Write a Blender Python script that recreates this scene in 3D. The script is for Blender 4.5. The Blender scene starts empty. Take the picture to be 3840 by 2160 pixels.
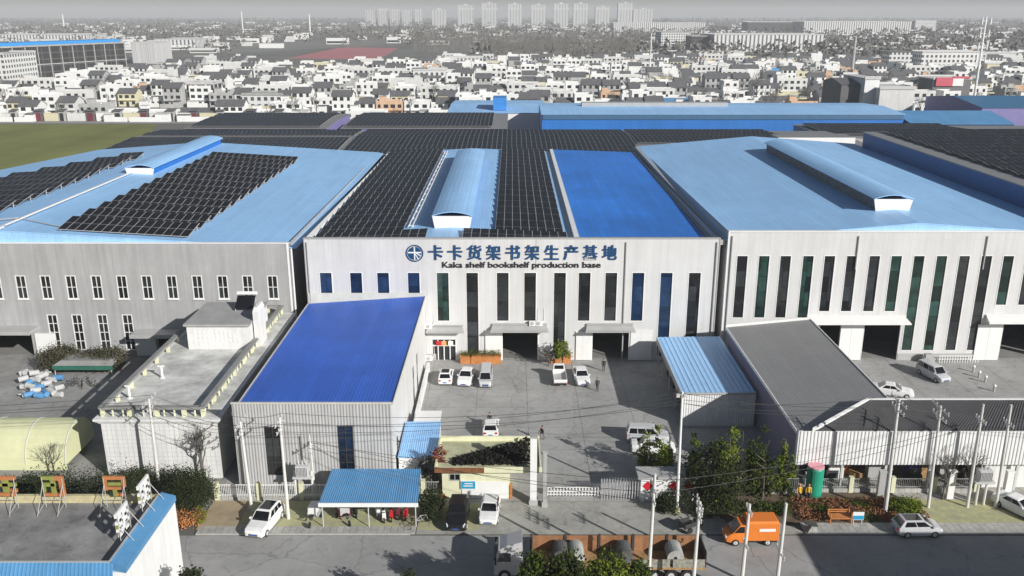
import bpy, bmesh, math, random
from mathutils import Vector, Matrix
R = math.radians
random.seed(7)
SC = bpy.context.scene
COL = SC.collection
# ------------------------------------------------------------------ camera
FPX, PITCH, CAMH, K = 3300.0, R(17.3), 44.0, 3840 / 2576
cam = bpy.data.objects.new('camera', bpy.data.cameras.new('camera')); COL.objects.link(cam)
cam.location = (0, 0, CAMH); cam.rotation_euler = (R(90) - PITCH, 0, 0)
cam.data.sensor_width = 36; cam.data.lens = FPX / 3840 * 36
cam.data.clip_start = 0.5; cam.data.clip_end = 30000
SC.camera = cam
# ------------------------------------------------------------------ sun, sky, exposure
SUN_AZ, SUN_EL = 46.0, 25.5        # azimuth: degrees to the right of straight behind the camera
W_ = bpy.data.worlds.new("World"); SC.world = W_; W_.use_nodes = True
nt = W_.node_tree; bg = nt.nodes['Background']
sky = nt.nodes.new('ShaderNodeTexSky'); sky.sky_type = 'NISHITA'; sky.sun_disc = False
sky.sun_elevation = R(SUN_EL); sky.sun_rotation = R(180 - SUN_AZ)
sky.air_density = 1.0; sky.dust_density = 1.0; sky.ozone_density = 1.0
nt.links.new(sky.outputs[0], bg.inputs[0]); bg.inputs[1].default_value = 0.044
sl = bpy.data.lights.new('sun', 'SUN'); sl.energy = 4.6; sl.angle = R(0.5); sl.color = (1.0, 0.97, 0.93)
sun = bpy.data.objects.new('sun', sl); COL.objects.link(sun)
sd = Vector((math.sin(R(SUN_AZ)) * math.cos(R(SUN_EL)), -math.cos(R(SUN_AZ)) * math.cos(R(SUN_EL)), math.sin(R(SUN_EL))))
sun.rotation_euler = sd.to_track_quat('Z', 'Y').to_euler()
SC.view_settings.view_transform = 'Standard'; SC.view_settings.look = 'None'
SC.view_settings.exposure = 0.2; SC.view_settings.gamma = 1
# ------------------------------------------------------------------ survey helpers (photo -> place on a known plane)
def _ray(x, y):
    u = (x * K - 1920) / FPX; v = (y * K - 1080) / FPX
    return u, math.cos(PITCH) - v * math.sin(PITCH), -math.sin(PITCH) - v * math.cos(PITCH)
def G(x, y, z=0.0):
    a, b, c = _ray(x, y); t = (z - CAMH) / c
    return Vector((a * t, b * t, z))
def Wp(x, y, Y):
    a, b, c = _ray(x, y); t = Y / b
    return Vector((a * t, Y, CAMH + c * t))
# ------------------------------------------------------------------ materials
MATS = {}
def mat(name, col, rough=.7, metal=0.0, var=.12, scale=.6, streak=0.0, ribs=0.0, ribax='X', bump=0.0, bscale=20, spec=.4, dirt=None, sheets=None, cracks=0.0, stain=0.0, ribstr=.5):
    if name in MATS: return MATS[name]
    m = bpy.data.materials.new(name); m.use_nodes = True; n = m.node_tree; b = n.nodes['Principled BSDF']
    b.inputs['Roughness'].default_value = rough; b.inputs['Metallic'].default_value = metal
    b.inputs['Specular IOR Level'].default_value = spec
    L = n.links; tc = n.nodes.new('ShaderNodeTexCoord')
    col = tuple(col) + (1,)
    src = None
    if var > 0:
        no = n.nodes.new('ShaderNodeTexNoise'); no.inputs['Scale'].default_value = scale; no.inputs['Detail'].default_value = 8; no.inputs['Roughness'].default_value = .65
        L.new(tc.outputs['Object'], no.inputs['Vector'])
        ra = n.nodes.new('ShaderNodeValToRGB'); ra.color_ramp.elements[0].position = .3; ra.color_ramp.elements[1].position = .7
        lo = [c * (1 - var) for c in col[:3]] + [1]; hi = [min(1, c * (1 + var)) for c in col[:3]] + [1]
        if dirt: lo = list(dirt) + [1]
        ra.color_ramp.elements[0].color = lo; ra.color_ramp.elements[1].color = hi
        L.new(no.outputs['Fac'], ra.inputs[0]); src = ra.outputs[0]
    if streak > 0:
        mp = n.nodes.new('ShaderNodeMapping'); mp.inputs['Scale'].default_value = (1.6, 1.6, .09)
        L.new(tc.outputs['Object'], mp.inputs[0])
        n2 = n.nodes.new('ShaderNodeTexNoise'); n2.inputs['Scale'].default_value = 1.2; n2.inputs['Detail'].default_value = 5
        L.new(mp.outputs[0], n2.inputs['Vector'])
        r2 = n.nodes.new('ShaderNodeValToRGB'); r2.color_ramp.elements[0].position = .35; r2.color_ramp.elements[1].position = .65
        v = 1 - streak; r2.color_ramp.elements[0].color = (v, v, v, 1); r2.color_ramp.elements[1].color = (1, 1, 1, 1)
        L.new(n2.outputs['Fac'], r2.inputs[0])
        mx = n.nodes.new('ShaderNodeMix'); mx.data_type = 'RGBA'; mx.blend_type = 'MULTIPLY'; mx.inputs[0].default_value = 1
        if src: L.new(src, mx.inputs[6])
        else: mx.inputs[6].default_value = col
        L.new(r2.outputs[0], mx.inputs[7]); src = mx.outputs[2]
    def mul(a, fac_col):
        mx = n.nodes.new('ShaderNodeMix'); mx.data_type = 'RGBA'; mx.blend_type = 'MULTIPLY'; mx.inputs[0].default_value = 1
        if a: L.new(a, mx.inputs[6])
        else: mx.inputs[6].default_value = col
        L.new(fac_col, mx.inputs[7]); return mx.outputs[2]
    if sheets:                       # single sheets / panes of slightly different tone with a thin lap line
        w, l, dv, plane, lap = sheets
        sp = n.nodes.new('ShaderNodeSeparateXYZ'); L.new(tc.outputs['Object'], sp.inputs[0]); cb = n.nodes.new('ShaderNodeCombineXYZ')
        L.new(sp.outputs[1 if plane == 'XY' else 2], cb.inputs[0]); L.new(sp.outputs[0], cb.inputs[1])
        br = n.nodes.new('ShaderNodeTexBrick'); br.offset = .37; L.new(cb.outputs[0], br.inputs[0]); br.inputs['Scale'].default_value = 1
        br.inputs['Brick Width'].default_value = l; br.inputs['Row Height'].default_value = w; br.inputs['Mortar Size'].default_value = .03; br.inputs['Bias'].default_value = 0
        br.inputs['Color1'].default_value = (1 - dv,) * 3 + (1,); br.inputs['Color2'].default_value = (1 + dv,) * 3 + (1,); br.inputs['Mortar'].default_value = (lap,) * 3 + (1,)
        src = mul(src, br.outputs[0])
    if cracks > 0:
        vo = n.nodes.new('ShaderNodeTexVoronoi'); vo.feature = 'DISTANCE_TO_EDGE'; vo.inputs['Scale'].default_value = cracks
        nz = n.nodes.new('ShaderNodeTexNoise'); nz.inputs['Scale'].default_value = .8; nz.inputs['Detail'].default_value = 6; va = n.nodes.new('ShaderNodeVectorMath'); va.operation = 'MULTIPLY_ADD'
        L.new(tc.outputs['Object'], nz.inputs['Vector']); L.new(nz.outputs['Color'], va.inputs[0]); va.inputs[1].default_value = (1.6, 1.6, 0); L.new(tc.outputs['Object'], va.inputs[2]); L.new(va.outputs[0], vo.inputs['Vector'])
        r3 = n.nodes.new('ShaderNodeValToRGB'); r3.color_ramp.elements[0].position = .0; r3.color_ramp.elements[1].position = .006; r3.color_ramp.elements[0].color = (.66, .66, .66, 1); r3.color_ramp.elements[1].color = (1, 1, 1, 1)
        L.new(vo.outputs['Distance'], r3.inputs[0]); src = mul(src, r3.outputs[0])
    if stain > 0:
        n5 = n.nodes.new('ShaderNodeTexNoise'); n5.inputs['Scale'].default_value = .9; n5.inputs['Detail'].default_value = 10; n5.inputs['Roughness'].default_value = .75; n5.inputs['Distortion'].default_value = 1.2
        L.new(tc.outputs['Object'], n5.inputs['Vector']); r5 = n.nodes.new('ShaderNodeValToRGB'); r5.color_ramp.elements[0].position = .36; r5.color_ramp.elements[1].position = .5; v = 1 - stain
        r5.color_ramp.elements[0].color = (v, v, v, 1); r5.color_ramp.elements[1].color = (1, 1, 1, 1); L.new(n5.outputs['Fac'], r5.inputs[0]); src = mul(src, r5.outputs[0])
    if src: L.new(src, b.inputs['Base Color'])
    else: b.inputs['Base Color'].default_value = col
    h = None
    if ribs > 0:
        wv = n.nodes.new('ShaderNodeTexWave'); wv.wave_type = 'BANDS'; wv.bands_direction = ribax; wv.inputs['Scale'].default_value = ribs
        L.new(tc.outputs['Object'], wv.inputs['Vector']); h = wv.outputs['Fac']; d = .06
    elif bump > 0:
        nb = n.nodes.new('ShaderNodeTexNoise'); nb.inputs['Scale'].default_value = bscale; nb.inputs['Detail'].default_value = 6
        L.new(tc.outputs['Object'], nb.inputs['Vector']); h = nb.outputs['Fac']; d = bump
    if h:
        bu = n.nodes.new('ShaderNodeBump'); bu.inputs['Distance'].default_value = d; bu.inputs['Strength'].default_value = ribstr
        L.new(h, bu.inputs['Height']); L.new(bu.outputs[0], b.inputs['Normal'])
    MATS[name] = m; return m
M_white = mat('white_wall_panel', (.645, .645, .64), .6, var=.06, scale=.2, streak=.07, ribs=1.6, ribstr=.10, sheets=(1.0, 8.3, .02, 'XZ', .93))
M_grey_panel = mat('grey_wall_panel', (.43, .43, .43), .55, var=.09, scale=.22, streak=.16, ribs=2.2, ribstr=.2, sheets=(.9, 7.8, .03, 'XZ', .92))
M_grey_rib = mat('galvanised_rib', (.46, .46, .455), .5, var=.08, scale=.5, streak=.14)
M_lrib = mat('pale_galvanised_rib', (.80, .80, .79), .5, var=.07, scale=.5, streak=.12)
M_blue_old = mat('faded_blue_roof', (.34, .60, .92), .45, var=.07, scale=.07, ribs=.9, ribstr=.12, spec=.5, sheets=(.9, 13, .045, 'XY', .86), stain=.09)
M_blue_mid = mat('middle_blue_roof', (.11, .31, .56), .4, var=.10, scale=.2, spec=.5, sheets=(.8, 6, .05, 'XY', .9), stain=.08)
M_blue_new = mat('deep_blue_roof', (.045, .145, .60), .5, var=.2, scale=.10, ribs=.9, ribstr=.2, spec=.22, sheets=(.9, 12, .05, 'XY', .86), stain=.10)
M_blue_az = mat('azure_roof', (.028, .20, .68), .42, var=.22, scale=.06, ribs=.9, ribstr=.15, spec=.3, sheets=(.9, 14, .08, 'XY', .82), stain=.12)
M_blue_wall = mat('blue_cladding', (.05, .15, .36), .5, var=.12, scale=.3)
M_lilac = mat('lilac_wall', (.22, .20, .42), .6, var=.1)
M_roofgrey = mat('grey_metal_roof', (.25, .25, .25), .5, var=.06, scale=.2, ribs=.9, ribstr=.15, sheets=(.9, 9, .03, 'XY', .9), stain=.06)
M_trim = mat('white_trim', (.80, .80, .78), .5, var=.05, scale=.8)
M_trimg = mat('grey_trim', (.42, .42, .41), .5, var=.08)
M_glass = mat('dark_glass', (.024, .027, .030), .08, var=.5, scale=.35, spec=.6, sheets=(3, 2.05, .7, 'XZ', .3))
M_gglass = mat('green_glass', (.018, .045, .038), .10, var=.6, scale=.5, spec=.6, sheets=(3, 2.05, .8, 'XZ', .3))
M_bglass = mat('blue_glass', (.012, .03, .075), .10, var=.5, scale=.5, spec=.6, sheets=(3, 2.05, .6, 'XZ', .3))
M_dark = mat('dark_interior', (.02, .02, .02), .9, var=.2)
M_cream = mat('cream_plaster', (.72, .72, .50), .8, var=.07, scale=.8, streak=.10)
M_plaster = mat('white_plaster', (.78, .78, .76), .85, var=.06, scale=.7, streak=.16)
M_conc = mat('yard_concrete', (.36, .358, .345), .85, var=.20, scale=.16, bump=.01, bscale=6, cracks=.12, stain=.22)
M_road = mat('old_asphalt', (.33, .328, .32), .9, var=.15, scale=.2, bump=.008, bscale=14, cracks=.09, stain=.16)
M_pave = mat('pavement', (.42, .41, .38), .85, var=.2, scale=.7, sheets=(.6, 1.2, .06, 'XY', .6), stain=.2)
M_kerb = mat('kerb_stone', (.40, .40, .38), .85, var=.12, scale=2)
M_earth = mat('bare_earth', (.36, .29, .19), .95, var=.25, scale=.5)
M_dryg = mat('dry_grass', (.36, .36, .17), .95, var=.35, scale=1.1, dirt=(.30, .29, .22))
M_panel = mat('solar_cell', (.012, .0122, .013), .35, var=.45, scale=.5, spec=.18)
M_alu = mat('aluminium_frame', (.42, .42, .42), .5, metal=.0, var=.05)
M_steel = mat('galvanised_steel', (.55, .55, .55), .45, var=.08)
M_black = mat('black_rubber', (.018, .018, .018), .7, var=.2)
M_darkmetal = mat('dark_metal', (.05, .05, .05), .5, var=.2)
M_pole = mat('concrete_pole', (.66, .65, .62), .8, var=.09, scale=1.5)
M_tile = mat('dark_tile', (.075, .075, .078), .7, var=.2, scale=.8)
M_leaf = mat('leaf_green', (.085, .12, .018), .7, var=.5, scale=2, spec=.12)
M_leaf2 = mat('leaf_dark', (.036, .048, .019), .75, var=.4, scale=2, spec=.1)
M_leafr = mat('leaf_russet', (.22, .10, .05), .8, var=.35, scale=3, spec=.1)
M_bark = mat('bark', (.13, .11, .09), .9, var=.3, scale=6)
M_twig = mat('winter_twigs', (.15, .14, .125), .9, var=.3, scale=3)
M_red = mat('red_paint', (.55, .02, .03), .5, var=.12)
M_mar = mat('dark_red_gate', (.17, .025, .04), .6, var=.2)
M_orange = mat('orange_brown', (.50, .20, .06), .7, var=.25, scale=1.2)
M_green = mat('green_plastic', (.02, .30, .19), .5, var=.12)
M_teal = mat('teal_canvas', (.03, .14, .10), .7, var=.2)
# ------------------------------------------------------------------ mesh helpers
class MB:
    def __init__(s): s.v = []; s.f = []; s.m = []
    def pt(s, p): s.v.append(tuple(p)); return len(s.v) - 1
    def poly(s, ps, mi=0):
        i = len(s.v); s.v += [tuple(p) for p in ps]; s.f.append(tuple(range(i, i + len(ps)))); s.m.append(mi); return s
    def hexa(s, b, t, mi=0, mt=None):      # bottom 4, top 4 (same winding, ccw seen from above)
        i = len(s.v); s.v += [tuple(p) for p in b] + [tuple(p) for p in t]
        fs = [(3, 2, 1, 0), (4, 5, 6, 7), (0, 1, 5, 4), (1, 2, 6, 5), (2, 3, 7, 6), (3, 0, 4, 7)]
        for k, f in enumerate(fs): s.f.append(tuple(i + q for q in f)); s.m.append(mt if (mt is not None and k == 1) else mi)
        return s
    def box(s, x0, y0, z0, x1, y1, z1, mi=0, mt=None):
        return s.hexa([(x0, y0, z0), (x1, y0, z0), (x1, y1, z0), (x0, y1, z0)], [(x0, y0, z1), (x1, y0, z1), (x1, y1, z1), (x0, y1, z1)], mi, mt)
    def slab(s, ps, th, mi=0, mb=None):     # quad top ps (ccw from above) with thickness downwards
        b = [(p[0], p[1], p[2] - th) for p in ps]
        return s.hexa(b, ps, mi if mb is None else mb, mi)
    def tube(s, pts, r, n=6, mi=0, r1=None):
        pts = [Vector(p) for p in pts]; rs = r if isinstance(r, (list, tuple)) else [r + ((r1 if r1 is not None else r) - r) * k / max(1, len(pts) - 1) for k in range(len(pts))]
        base = len(s.v)
        for k, p in enumerate(pts):
            d = (pts[min(k + 1, len(pts) - 1)] - pts[max(k - 1, 0)]); d.normalize()
            u = d.cross(Vector((0, 0, 1)))
            if u.length < 1e-3: u = Vector((1, 0, 0))
            u.normalize(); w = d.cross(u)
            for a in range(n):
                t = 2 * math.pi * a / n; s.v.append(tuple(p + (u * math.cos(t) + w * math.sin(t)) * rs[k]))
        for k in range(len(pts) - 1):
            for a in range(n):
                c = (a + 1) % n; s.f.append((base + k * n + a, base + k * n + c, base + (k + 1) * n + c, base + (k + 1) * n + a)); s.m.append(mi)
        s.f.append(tuple(base + a for a in range(n))); s.m.append(mi)
        e = base + (len(pts) - 1) * n; s.f.append(tuple(e + a for a in reversed(range(n)))); s.m.append(mi)
        return s
    def disc(s, c, ax, r, th, n=16, mi=0):   # short cylinder centred at c along axis
        c = Vector(c); a = Vector(ax).normalized() * th / 2
        return s.tube([c - a, c + a], r, n, mi)
    def build(s, name, mats, parent=None, loc=None, smooth=False):
        o = Vector((0, 0, 0))
        if parent is not None:
            p = parent
            while p is not None: o += Vector(p.location); p = p.parent
        elif loc is not None: o = Vector(loc)
        me = bpy.data.meshes.new(name); me.from_pydata([(v[0] - o.x, v[1] - o.y, v[2] - o.z) for v in s.v], [], s.f)
        for q in (mats if isinstance(mats, (list, tuple)) else [mats]): me.materials.append(q)
        if any(s.m): me.polygons.foreach_set('material_index', s.m)
        if smooth: me.polygons.foreach_set('use_smooth', [True] * len(s.f))
        me.update()
        ob = bpy.data.objects.new(name, me); COL.objects.link(ob)
        if parent is not None: ob.parent = parent
        elif loc is not None: ob.location = loc
        return ob
def tag(o, label=None, cat=None, group=None, kind=None):
    if label: o['label'] = label
    if cat: o['category'] = cat
    if group: o['group'] = group
    if kind: o['kind'] = kind
    return o
def thing(name, label, cat, loc, group=None, rz=0.0):
    o = bpy.data.objects.new(name, None); COL.objects.link(o); o.location = loc; o.rotation_euler = (0, 0, rz)
    o.empty_display_size = .2
    return tag(o, label, cat, group)
def dup(o, loc=None, rz=None, label=None, parent=None, scale=None, group=None):
    c = o.copy(); COL.objects.link(c)
    if parent is not None: c.parent = parent
    if loc is not None: c.location = loc
    if rz is not None: c.rotation_euler = (0, 0, rz)
    if scale is not None: c.scale = scale if not isinstance(scale, (int, float)) else (scale,) * 3
    if label: c['label'] = label
    if group: c['group'] = group
    for ch in o.children: dup(ch, parent=c)
    return c
def holes_wall(mb, x0, x1, z0, z1, Y, holes, depth=.25, mi=0, mr=None):
    """front wall facing -Y at plane Y with rectangular holes (hx0,hx1,hz0,hz1) and reveals"""
    xs = sorted({x0, x1, *[h[0] for h in holes], *[h[1] for h in holes]}); zs = sorted({z0, z1, *[h[2] for h in holes], *[h[3] for h in holes]})
    xs = [x for x in xs if x0 <= x <= x1]; zs = [z for z in zs if z0 <= z <= z1]
    for i in range(len(xs) - 1):
        for j in range(len(zs) - 1):
            cx, cz = (xs[i] + xs[i + 1]) / 2, (zs[j] + zs[j + 1]) / 2
            if any(h[0] < cx < h[1] and h[2] < cz < h[3] for h in holes): continue
            mb.poly([(xs[i], Y, zs[j]), (xs[i + 1], Y, zs[j]), (xs[i + 1], Y, zs[j + 1]), (xs[i], Y, zs[j + 1])], mi)
    r = mi if mr is None else mr
    for a, b, c, d in holes:
        y = Y + depth
        mb.poly([(a, Y, c), (a, Y, d), (a, y, d), (a, y, c)], r); mb.poly([(b, Y, d), (b, Y, c), (b, y, c), (b, y, d)], r)
        mb.poly([(a, Y, d), (b, Y, d), (b, y, d), (a, y, d)], r); mb.poly([(a, Y, c), (a, y, c), (b, y, c), (b, Y, c)], r)
def window(parent, x0, x1, z0, z1, Y, glass, cols=1, rows=1, fw=.06, mf=None, rec=.10, sill=False):
    """pane set back in its hole + proud frame; window > frame"""
    g = MB(); g.poly([(x0 - .02, Y + rec, z0 - .02), (x1 + .02, Y + rec, z0 - .02), (x1 + .02, Y + rec, z1 + .02), (x0 - .02, Y + rec, z1 + .02)])
    w = g.build('window', glass, parent)
    f = MB(); a, b = Y - .035, Y + rec - .01; e = fw
    f.box(x0 - e, a, z0 - e, x0 + e, b, z1 + e); f.box(x1 - e, a, z0 - e, x1 + e, b, z1 + e)
    f.box(x0 + e, a, z1 - e, x1 - e, b, z1 + e); f.box(x0 + e, a, z0 - e, x1 - e, b, z0 + e)
    for k in range(1, cols):
        x = x0 + (x1 - x0) * k / cols; f.box(x - e * .7, b - .07, z0 + e, x + e * .7, b, z1 - e)
    for k in range(1, rows):
        z = z0 + (z1 - z0) * k / rows; f.box(x0 + e, b - .075, z - e * .7, x1 - e, b - .003, z + e * .7)
    if sill: f.box(x0 - .15, Y - .16, z0 - e - .1, x1 + .15, Y - .002, z0 - e - .003)
    f.build('frame', mf or M_trim, w, )
    return w

def leaf_light(m, col, f=.4):      # thin leaves let part of the sunlight through
    n = m.node_tree; b = n.nodes['Principled BSDF']; out = n.nodes['Material Output']; tr = n.nodes.new('ShaderNodeBsdfTranslucent'); mx = n.nodes.new('ShaderNodeMixShader')
    tr.inputs[0].default_value = (*col, 1); mx.inputs[0].default_value = f; n.links.new(b.outputs[0], mx.inputs[1]); n.links.new(tr.outputs[0], mx.inputs[2]); n.links.new(mx.outputs[0], out.inputs['Surface'])
leaf_light(M_leaf, (.12, .17, .02)); leaf_light(M_leaf2, (.035, .05, .018), .25)
# ------------------------------------------------------------------ setting: ground, yards, road
def sheet(name, ps, m, z):
    mb = MB(); mb.poly([(p[0], p[1], z) for p in ps]); o = mb.build(name, m); o['kind'] = 'structure'; return o
M_ground = mat('open_ground', (.15, .15, .13), .95, var=.35, scale=.006, dirt=(.10, .10, .09))
sheet('ground', [(-9000, -200), (9000, -200), (9000, 14000), (-9000, 14000)], M_ground, -0.02)
M_field = mat('wheat_field', (.185, .20, .055), .95, var=.2, scale=.03, sheets=(3.5, 220, .07, 'XY', .72), stain=.12)
sheet('wheat_field', [(-420, 195), (-101, 195), (-112, 250), (-148, 371), (-420, 373)], M_field, 0.03)
sheet('yard_ground', [(-130, 70), (140, 70), (140, 200), (-130, 200)], mat('yard_ground', (.25, .245, .23), .9, var=.25, scale=.15), -0.004)
sheet('yard_left', [(-110, 72.6), (-28.2, 72.6), (-28.2, 111), (-110, 111)], mat('dark_yard_concrete', (.30, .298, .285), .9, var=.22, scale=.2, bump=.01, bscale=6, cracks=.15, stain=.25), 0.008)
# jointed concrete of the factory yard
mb = MB(); xs = [-28.2 + 6.0 * i for i in range(22)]; ys = [73.4 + 5.2 * j for j in range(8)]
for i in range(len(xs) - 1):
    for j in range(len(ys) - 1):
        mb.poly([(xs[i] + .03, ys[j] + .03, .012), (xs[i + 1] - .03, ys[j] + .03, .012), (xs[i + 1] - .03, ys[j + 1] - .03, .012), (xs[i] + .03, ys[j + 1] - .03, .012)])
mb.build('yard_concrete', M_conc)['kind'] = 'structure'
sheet('forecourt', [(-8.5, 67.9), (26.5, 67.9), (20, 73.37), (-8.5, 73.37)], mat('forecourt_concrete', (.37, .365, .33), .9, var=.2, scale=.35, cracks=.2, stain=.25), 0.010)
sheet('road', [(-400, 44), (400, 44), (400, 67.7), (-400, 67.7)], M_road, 0.006)
sheet('street_behind', [(-420, 374), (420, 374), (420, 381), (-420, 381)], mat('far_street', (.30, .30, .29), .9, var=.1), 0.03)
# pavements with kerbs
def pavement(name, x0, x1, y0, y1, m=M_pave):
    mb = MB(); mb.box(x0, y0 + .16, -.1, x1, y1, .12); o = mb.build(name, m); o['kind'] = 'structure'
    k = MB(); n = int((x1 - x0) / 1.0)
    for i in range(n): k.box(x0 + i + .008, y0, -.1, x0 + i + .992, y0 + .155, .135)
    k.build('kerb', M_kerb)['kind'] = 'structure'
pavement('pavement_left', -28, -8.6, 67.8, 69.0)
pavement('pavement_right', 26, 90, 67.9, 69.6)
sheet('verge_left', [(-28, 69), (-8.6, 69), (-8.6, 73.4), (-28, 73.4)], M_dryg, 0.11)
sheet('clay_strip', [(-28.2, 68.4), (-24.6, 69), (-24.6, 73.3), (-28.2, 73.3)], M_earth, 0.118)
sheet('verge_right', [(19.5, 69.6), (36.5, 69.6), (36.5, 75.0), (18, 75.0)], mat('bed_soil', (.14, .10, .07), .95, var=.4, scale=1), 0.11)
sheet('grass_right', [(36.5, 69.6), (60, 69.6), (60, 73.6), (36.5, 73.6)], M_dryg, 0.115)
sheet('hard_stand_right', [(26, 73.6), (90, 73.6), (90, 78), (26, 78)], M_pave, 0.10)
for nm, ps in (('grass_patch_a', [(-6.8, 79.6), (2.2, 79.6), (2.2, 85.2), (-6.8, 85.2)]), ('grass_patch_b', [(-8.5, 68.6), (-3, 68.6), (-3, 73), (-8.5, 73)])):
    sheet(nm.replace('_a', '').replace('_b', ''), ps, M_dryg, 0.02)
# ------------------------------------------------------------------ central factory
FY = 109.0
def Wx(x, y=700, Y=FY): return Wp(x, y, Y).x
def Wz(y, x=1288, Y=FY): return Wp(x, y, Y).z
b1 = thing('factory_building', 'white middle factory with big blue lettering on its front and solar panels on its roof', 'factory', (0, FY, 0))
zt = 12.15; z8 = Wz(808)
w1 = [804, 880, 948, 1025, 1098, 1172, 1249, 1318, 1393, 1455, 1522, 1590, 1661, 1732]
wb = [Wz(770)] * 4 + [z8, .35, z8, z8, .9, z8, z8, z8, .5, .5]
ww = 30.5 * K * .0353
wins = [(Wx(x), Wx(x) + ww, b, zt) for x, b in zip(w1, wb)]
DH = Wz(832)
doors = [(Wx(1264, 860), Wx(1353, 860), 0.0, DH), (Wx(1490, 860), Wx(1582, 860), 0.0, DH)]
ent = (Wx(1087, 870), Wx(1147, 870), 0.0, Wz(852))
mb = MB(); holes_wall(mb, -26.5, 26.5, 0, 16.6, FY, wins + doors + [ent], .22, 0)
mb.box(-26.5, FY + .22, 15.7, 26.5, FY + .42, 16.6)
mb.poly([(-26.5, FY, 0), (-26.5, FY, 16.6), (-26.5, 190, 15.4), (-26.5, 190, 0)]); mb.poly([(26.5, FY, 0), (26.5, 190, 0), (26.5, 190, 15.4), (26.5, FY, 16.6)])
mb.poly([(-26.5, 190, 0), (-26.5, 190, 15.4), (26.5, 190, 15.4), (26.5, 190, 0)])
mb.build('wall', M_white, b1)
cp = MB(); cp.box(-26.62, FY - .08, 16.603, 26.62, FY + .5, 16.72); cp.box(-26.62, FY - .06, 0, -26.503, FY + .3, 16.6); cp.box(26.503, FY - .06, 0, 26.62, FY + .3, 16.6)
cp.box(3.05, FY - .025, 12.6, 3.12, FY - .003, 16.5)
cp.build('parapet_cap', M_trimg, b1)
for i, (h, g) in enumerate(zip(wins, [M_bglass] * 4 + [M_gglass, M_glass, M_glass, M_glass, M_glass, M_glass, M_glass, M_bglass, M_bglass, M_glass])):
    window(b1, *h, FY, g, 1, 1, .05)
def roof_part(nm, ps, m, par, th=.12): mb = MB(); mb.slab(ps, th); return mb.build(nm, m, par)
RX = -8.1
roof_part('roof', [(-26.4, FY + .45, 15.5), (RX, FY + .45, 16.35), (RX, 190, 16.35), (-26.4, 190, 15.5)], M_blue_old, b1)
roof_part('roof', [(RX, FY + .45, 16.35), (7.6, FY + .45, 15.7), (7.6, 190, 15.7), (RX, 190, 16.35)], M_blue_old, b1)
roof_part('roof', [(8.8, FY + .45, 16.15), (25.9, FY + .45, 15.6), (25.9, 189.5, 15.6), (8.8, 189.5, 16.15)], M_blue_az, b1)
mb = MB(); mb.box(7.62, FY + .45, 15.2, 8.1, 189.6, 15.5); mb.box(8.1, FY + .45, 15.2, 8.76, 189.6, 16.25); mb.build('gutter', M_trim, b1)
mb = MB(); mb.box(25.95, FY + .45, 15.3, 26.45, 189.6, 15.66); mb.build('gutter', M_trimg, b1)
mb = MB(); mb.box(-26.55, FY + .45, 15.3, -26.42, 189.6, 15.66); mb.build('gutter', M_trim, b1)
mb = MB()
for x in (-14.1, -13.6): mb.tube([(x, 117, 16.35), (x, 186, 16.35)], .09, 5)
for k in range(16): mb.box(-14.15, 118 + k * 4.4, 16.1, -13.55, 118.12 + k * 4.4, 16.32)
mb.build('cable_tray', M_trim, b1)
def monitor(par, xc, y0, y1, zb, zt_, hw, mwall, mroof, mend):
    w = MB(); w.box(xc - hw + .5, y0 + .1, zb, xc + hw - .5, y1 - .1, zt_ - .25); m_ = w.build('ridge_monitor', mwall, par)
    r = MB(); n = 8
    for k in range(n):
        a0, a1 = -1 + 2 * k / n, -1 + 2 * (k + 1) / n
        z0 = zt_ + .55 * (1 - a0 * a0); z1 = zt_ + .55 * (1 - a1 * a1)
        r.slab([(xc + a0 * hw, y0 - .25, z0), (xc + a1 * hw, y0 - .25, z1), (xc + a1 * hw, y1, z1), (xc + a0 * hw, y1, z0)], .1)
    r.build('monitor_roof', mroof, m_)
    e = MB(); e.hexa([(xc - hw + .45, y0 - .06, zb), (xc + hw - .45, y0 - .06, zb), (xc + hw - .45, y0 + .09, zb), (xc - hw + .45, y0 + .09, zb)],
                     [(xc - hw + .05, y0 - .06, zt_ - .1), (xc + hw - .05, y0 - .06, zt_ - .1), (xc + hw - .05, y0 + .09, zt_ - .1), (xc - hw + .05, y0 + .09, zt_ - .1)])
    e.build('end_panel', mend, m_); return m_
monitor(b1, -8.1, 116.5, 175, 15.8, 18.0, 2.75, M_blue_wall, M_blue_old, M_trim)
# awnings, doors and entrance
def awning(par, x0, x1, z, out=1.5, Y=FY, m=M_trimg, slots=True):
    a = MB(); a.hexa([(x0 - .3, Y - out, z - .3), (x1 + .3, Y - out, z - .3), (x1, Y - .02, z - .25), (x0, Y - .02, z - .25)],
                     [(x0 - .3, Y - out, z - .12), (x1 + .3, Y - out, z - .12), (x1, Y - .02, z + .38), (x0, Y - .02, z + .38)])
    a.box(x0 - .1, Y - .3, z + .38, x1 + .1, Y - .02, z + .5)
    if slots:
        k = x0 + .1
        while k < x1 - .1: a.box(k, Y - out - .03, z - .28, k + .09, Y - out, z + .02); k += .32
    return a.build('awning', m, par)
awning(b1, Wx(1240, 822), Wx(1374, 822), Wz(822)); awning(b1, Wx(1477, 822), Wx(1590, 822), Wz(822)); awning(b1, Wx(1078, 828), Wx(1163, 828), Wz(826), 1.1)
def slide_door(par, x0, x1, z1, Y=FY, m=M_trim):
    d = MB(); d.box(x0, Y - .16, .08, x1, Y - .05, z1); d.box(x0 - .05, Y - .2, z1, x1 + .05, Y - .03, z1 + .14)
    d.box((x0 + x1) / 2 - .03, Y - .18, .1, (x0 + x1) / 2 + .03, Y - .163, z1 - .02)
    return d.build('sliding_door', m, par)
slide_door(b1, Wx(1221, 850), Wx(1262, 850), DH); slide_door(b1, Wx(1449, 850), Wx(1487, 850), DH - .2)
slide_door(b1, Wx(1586, 850), Wx(1640, 850), DH - .1)
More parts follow.
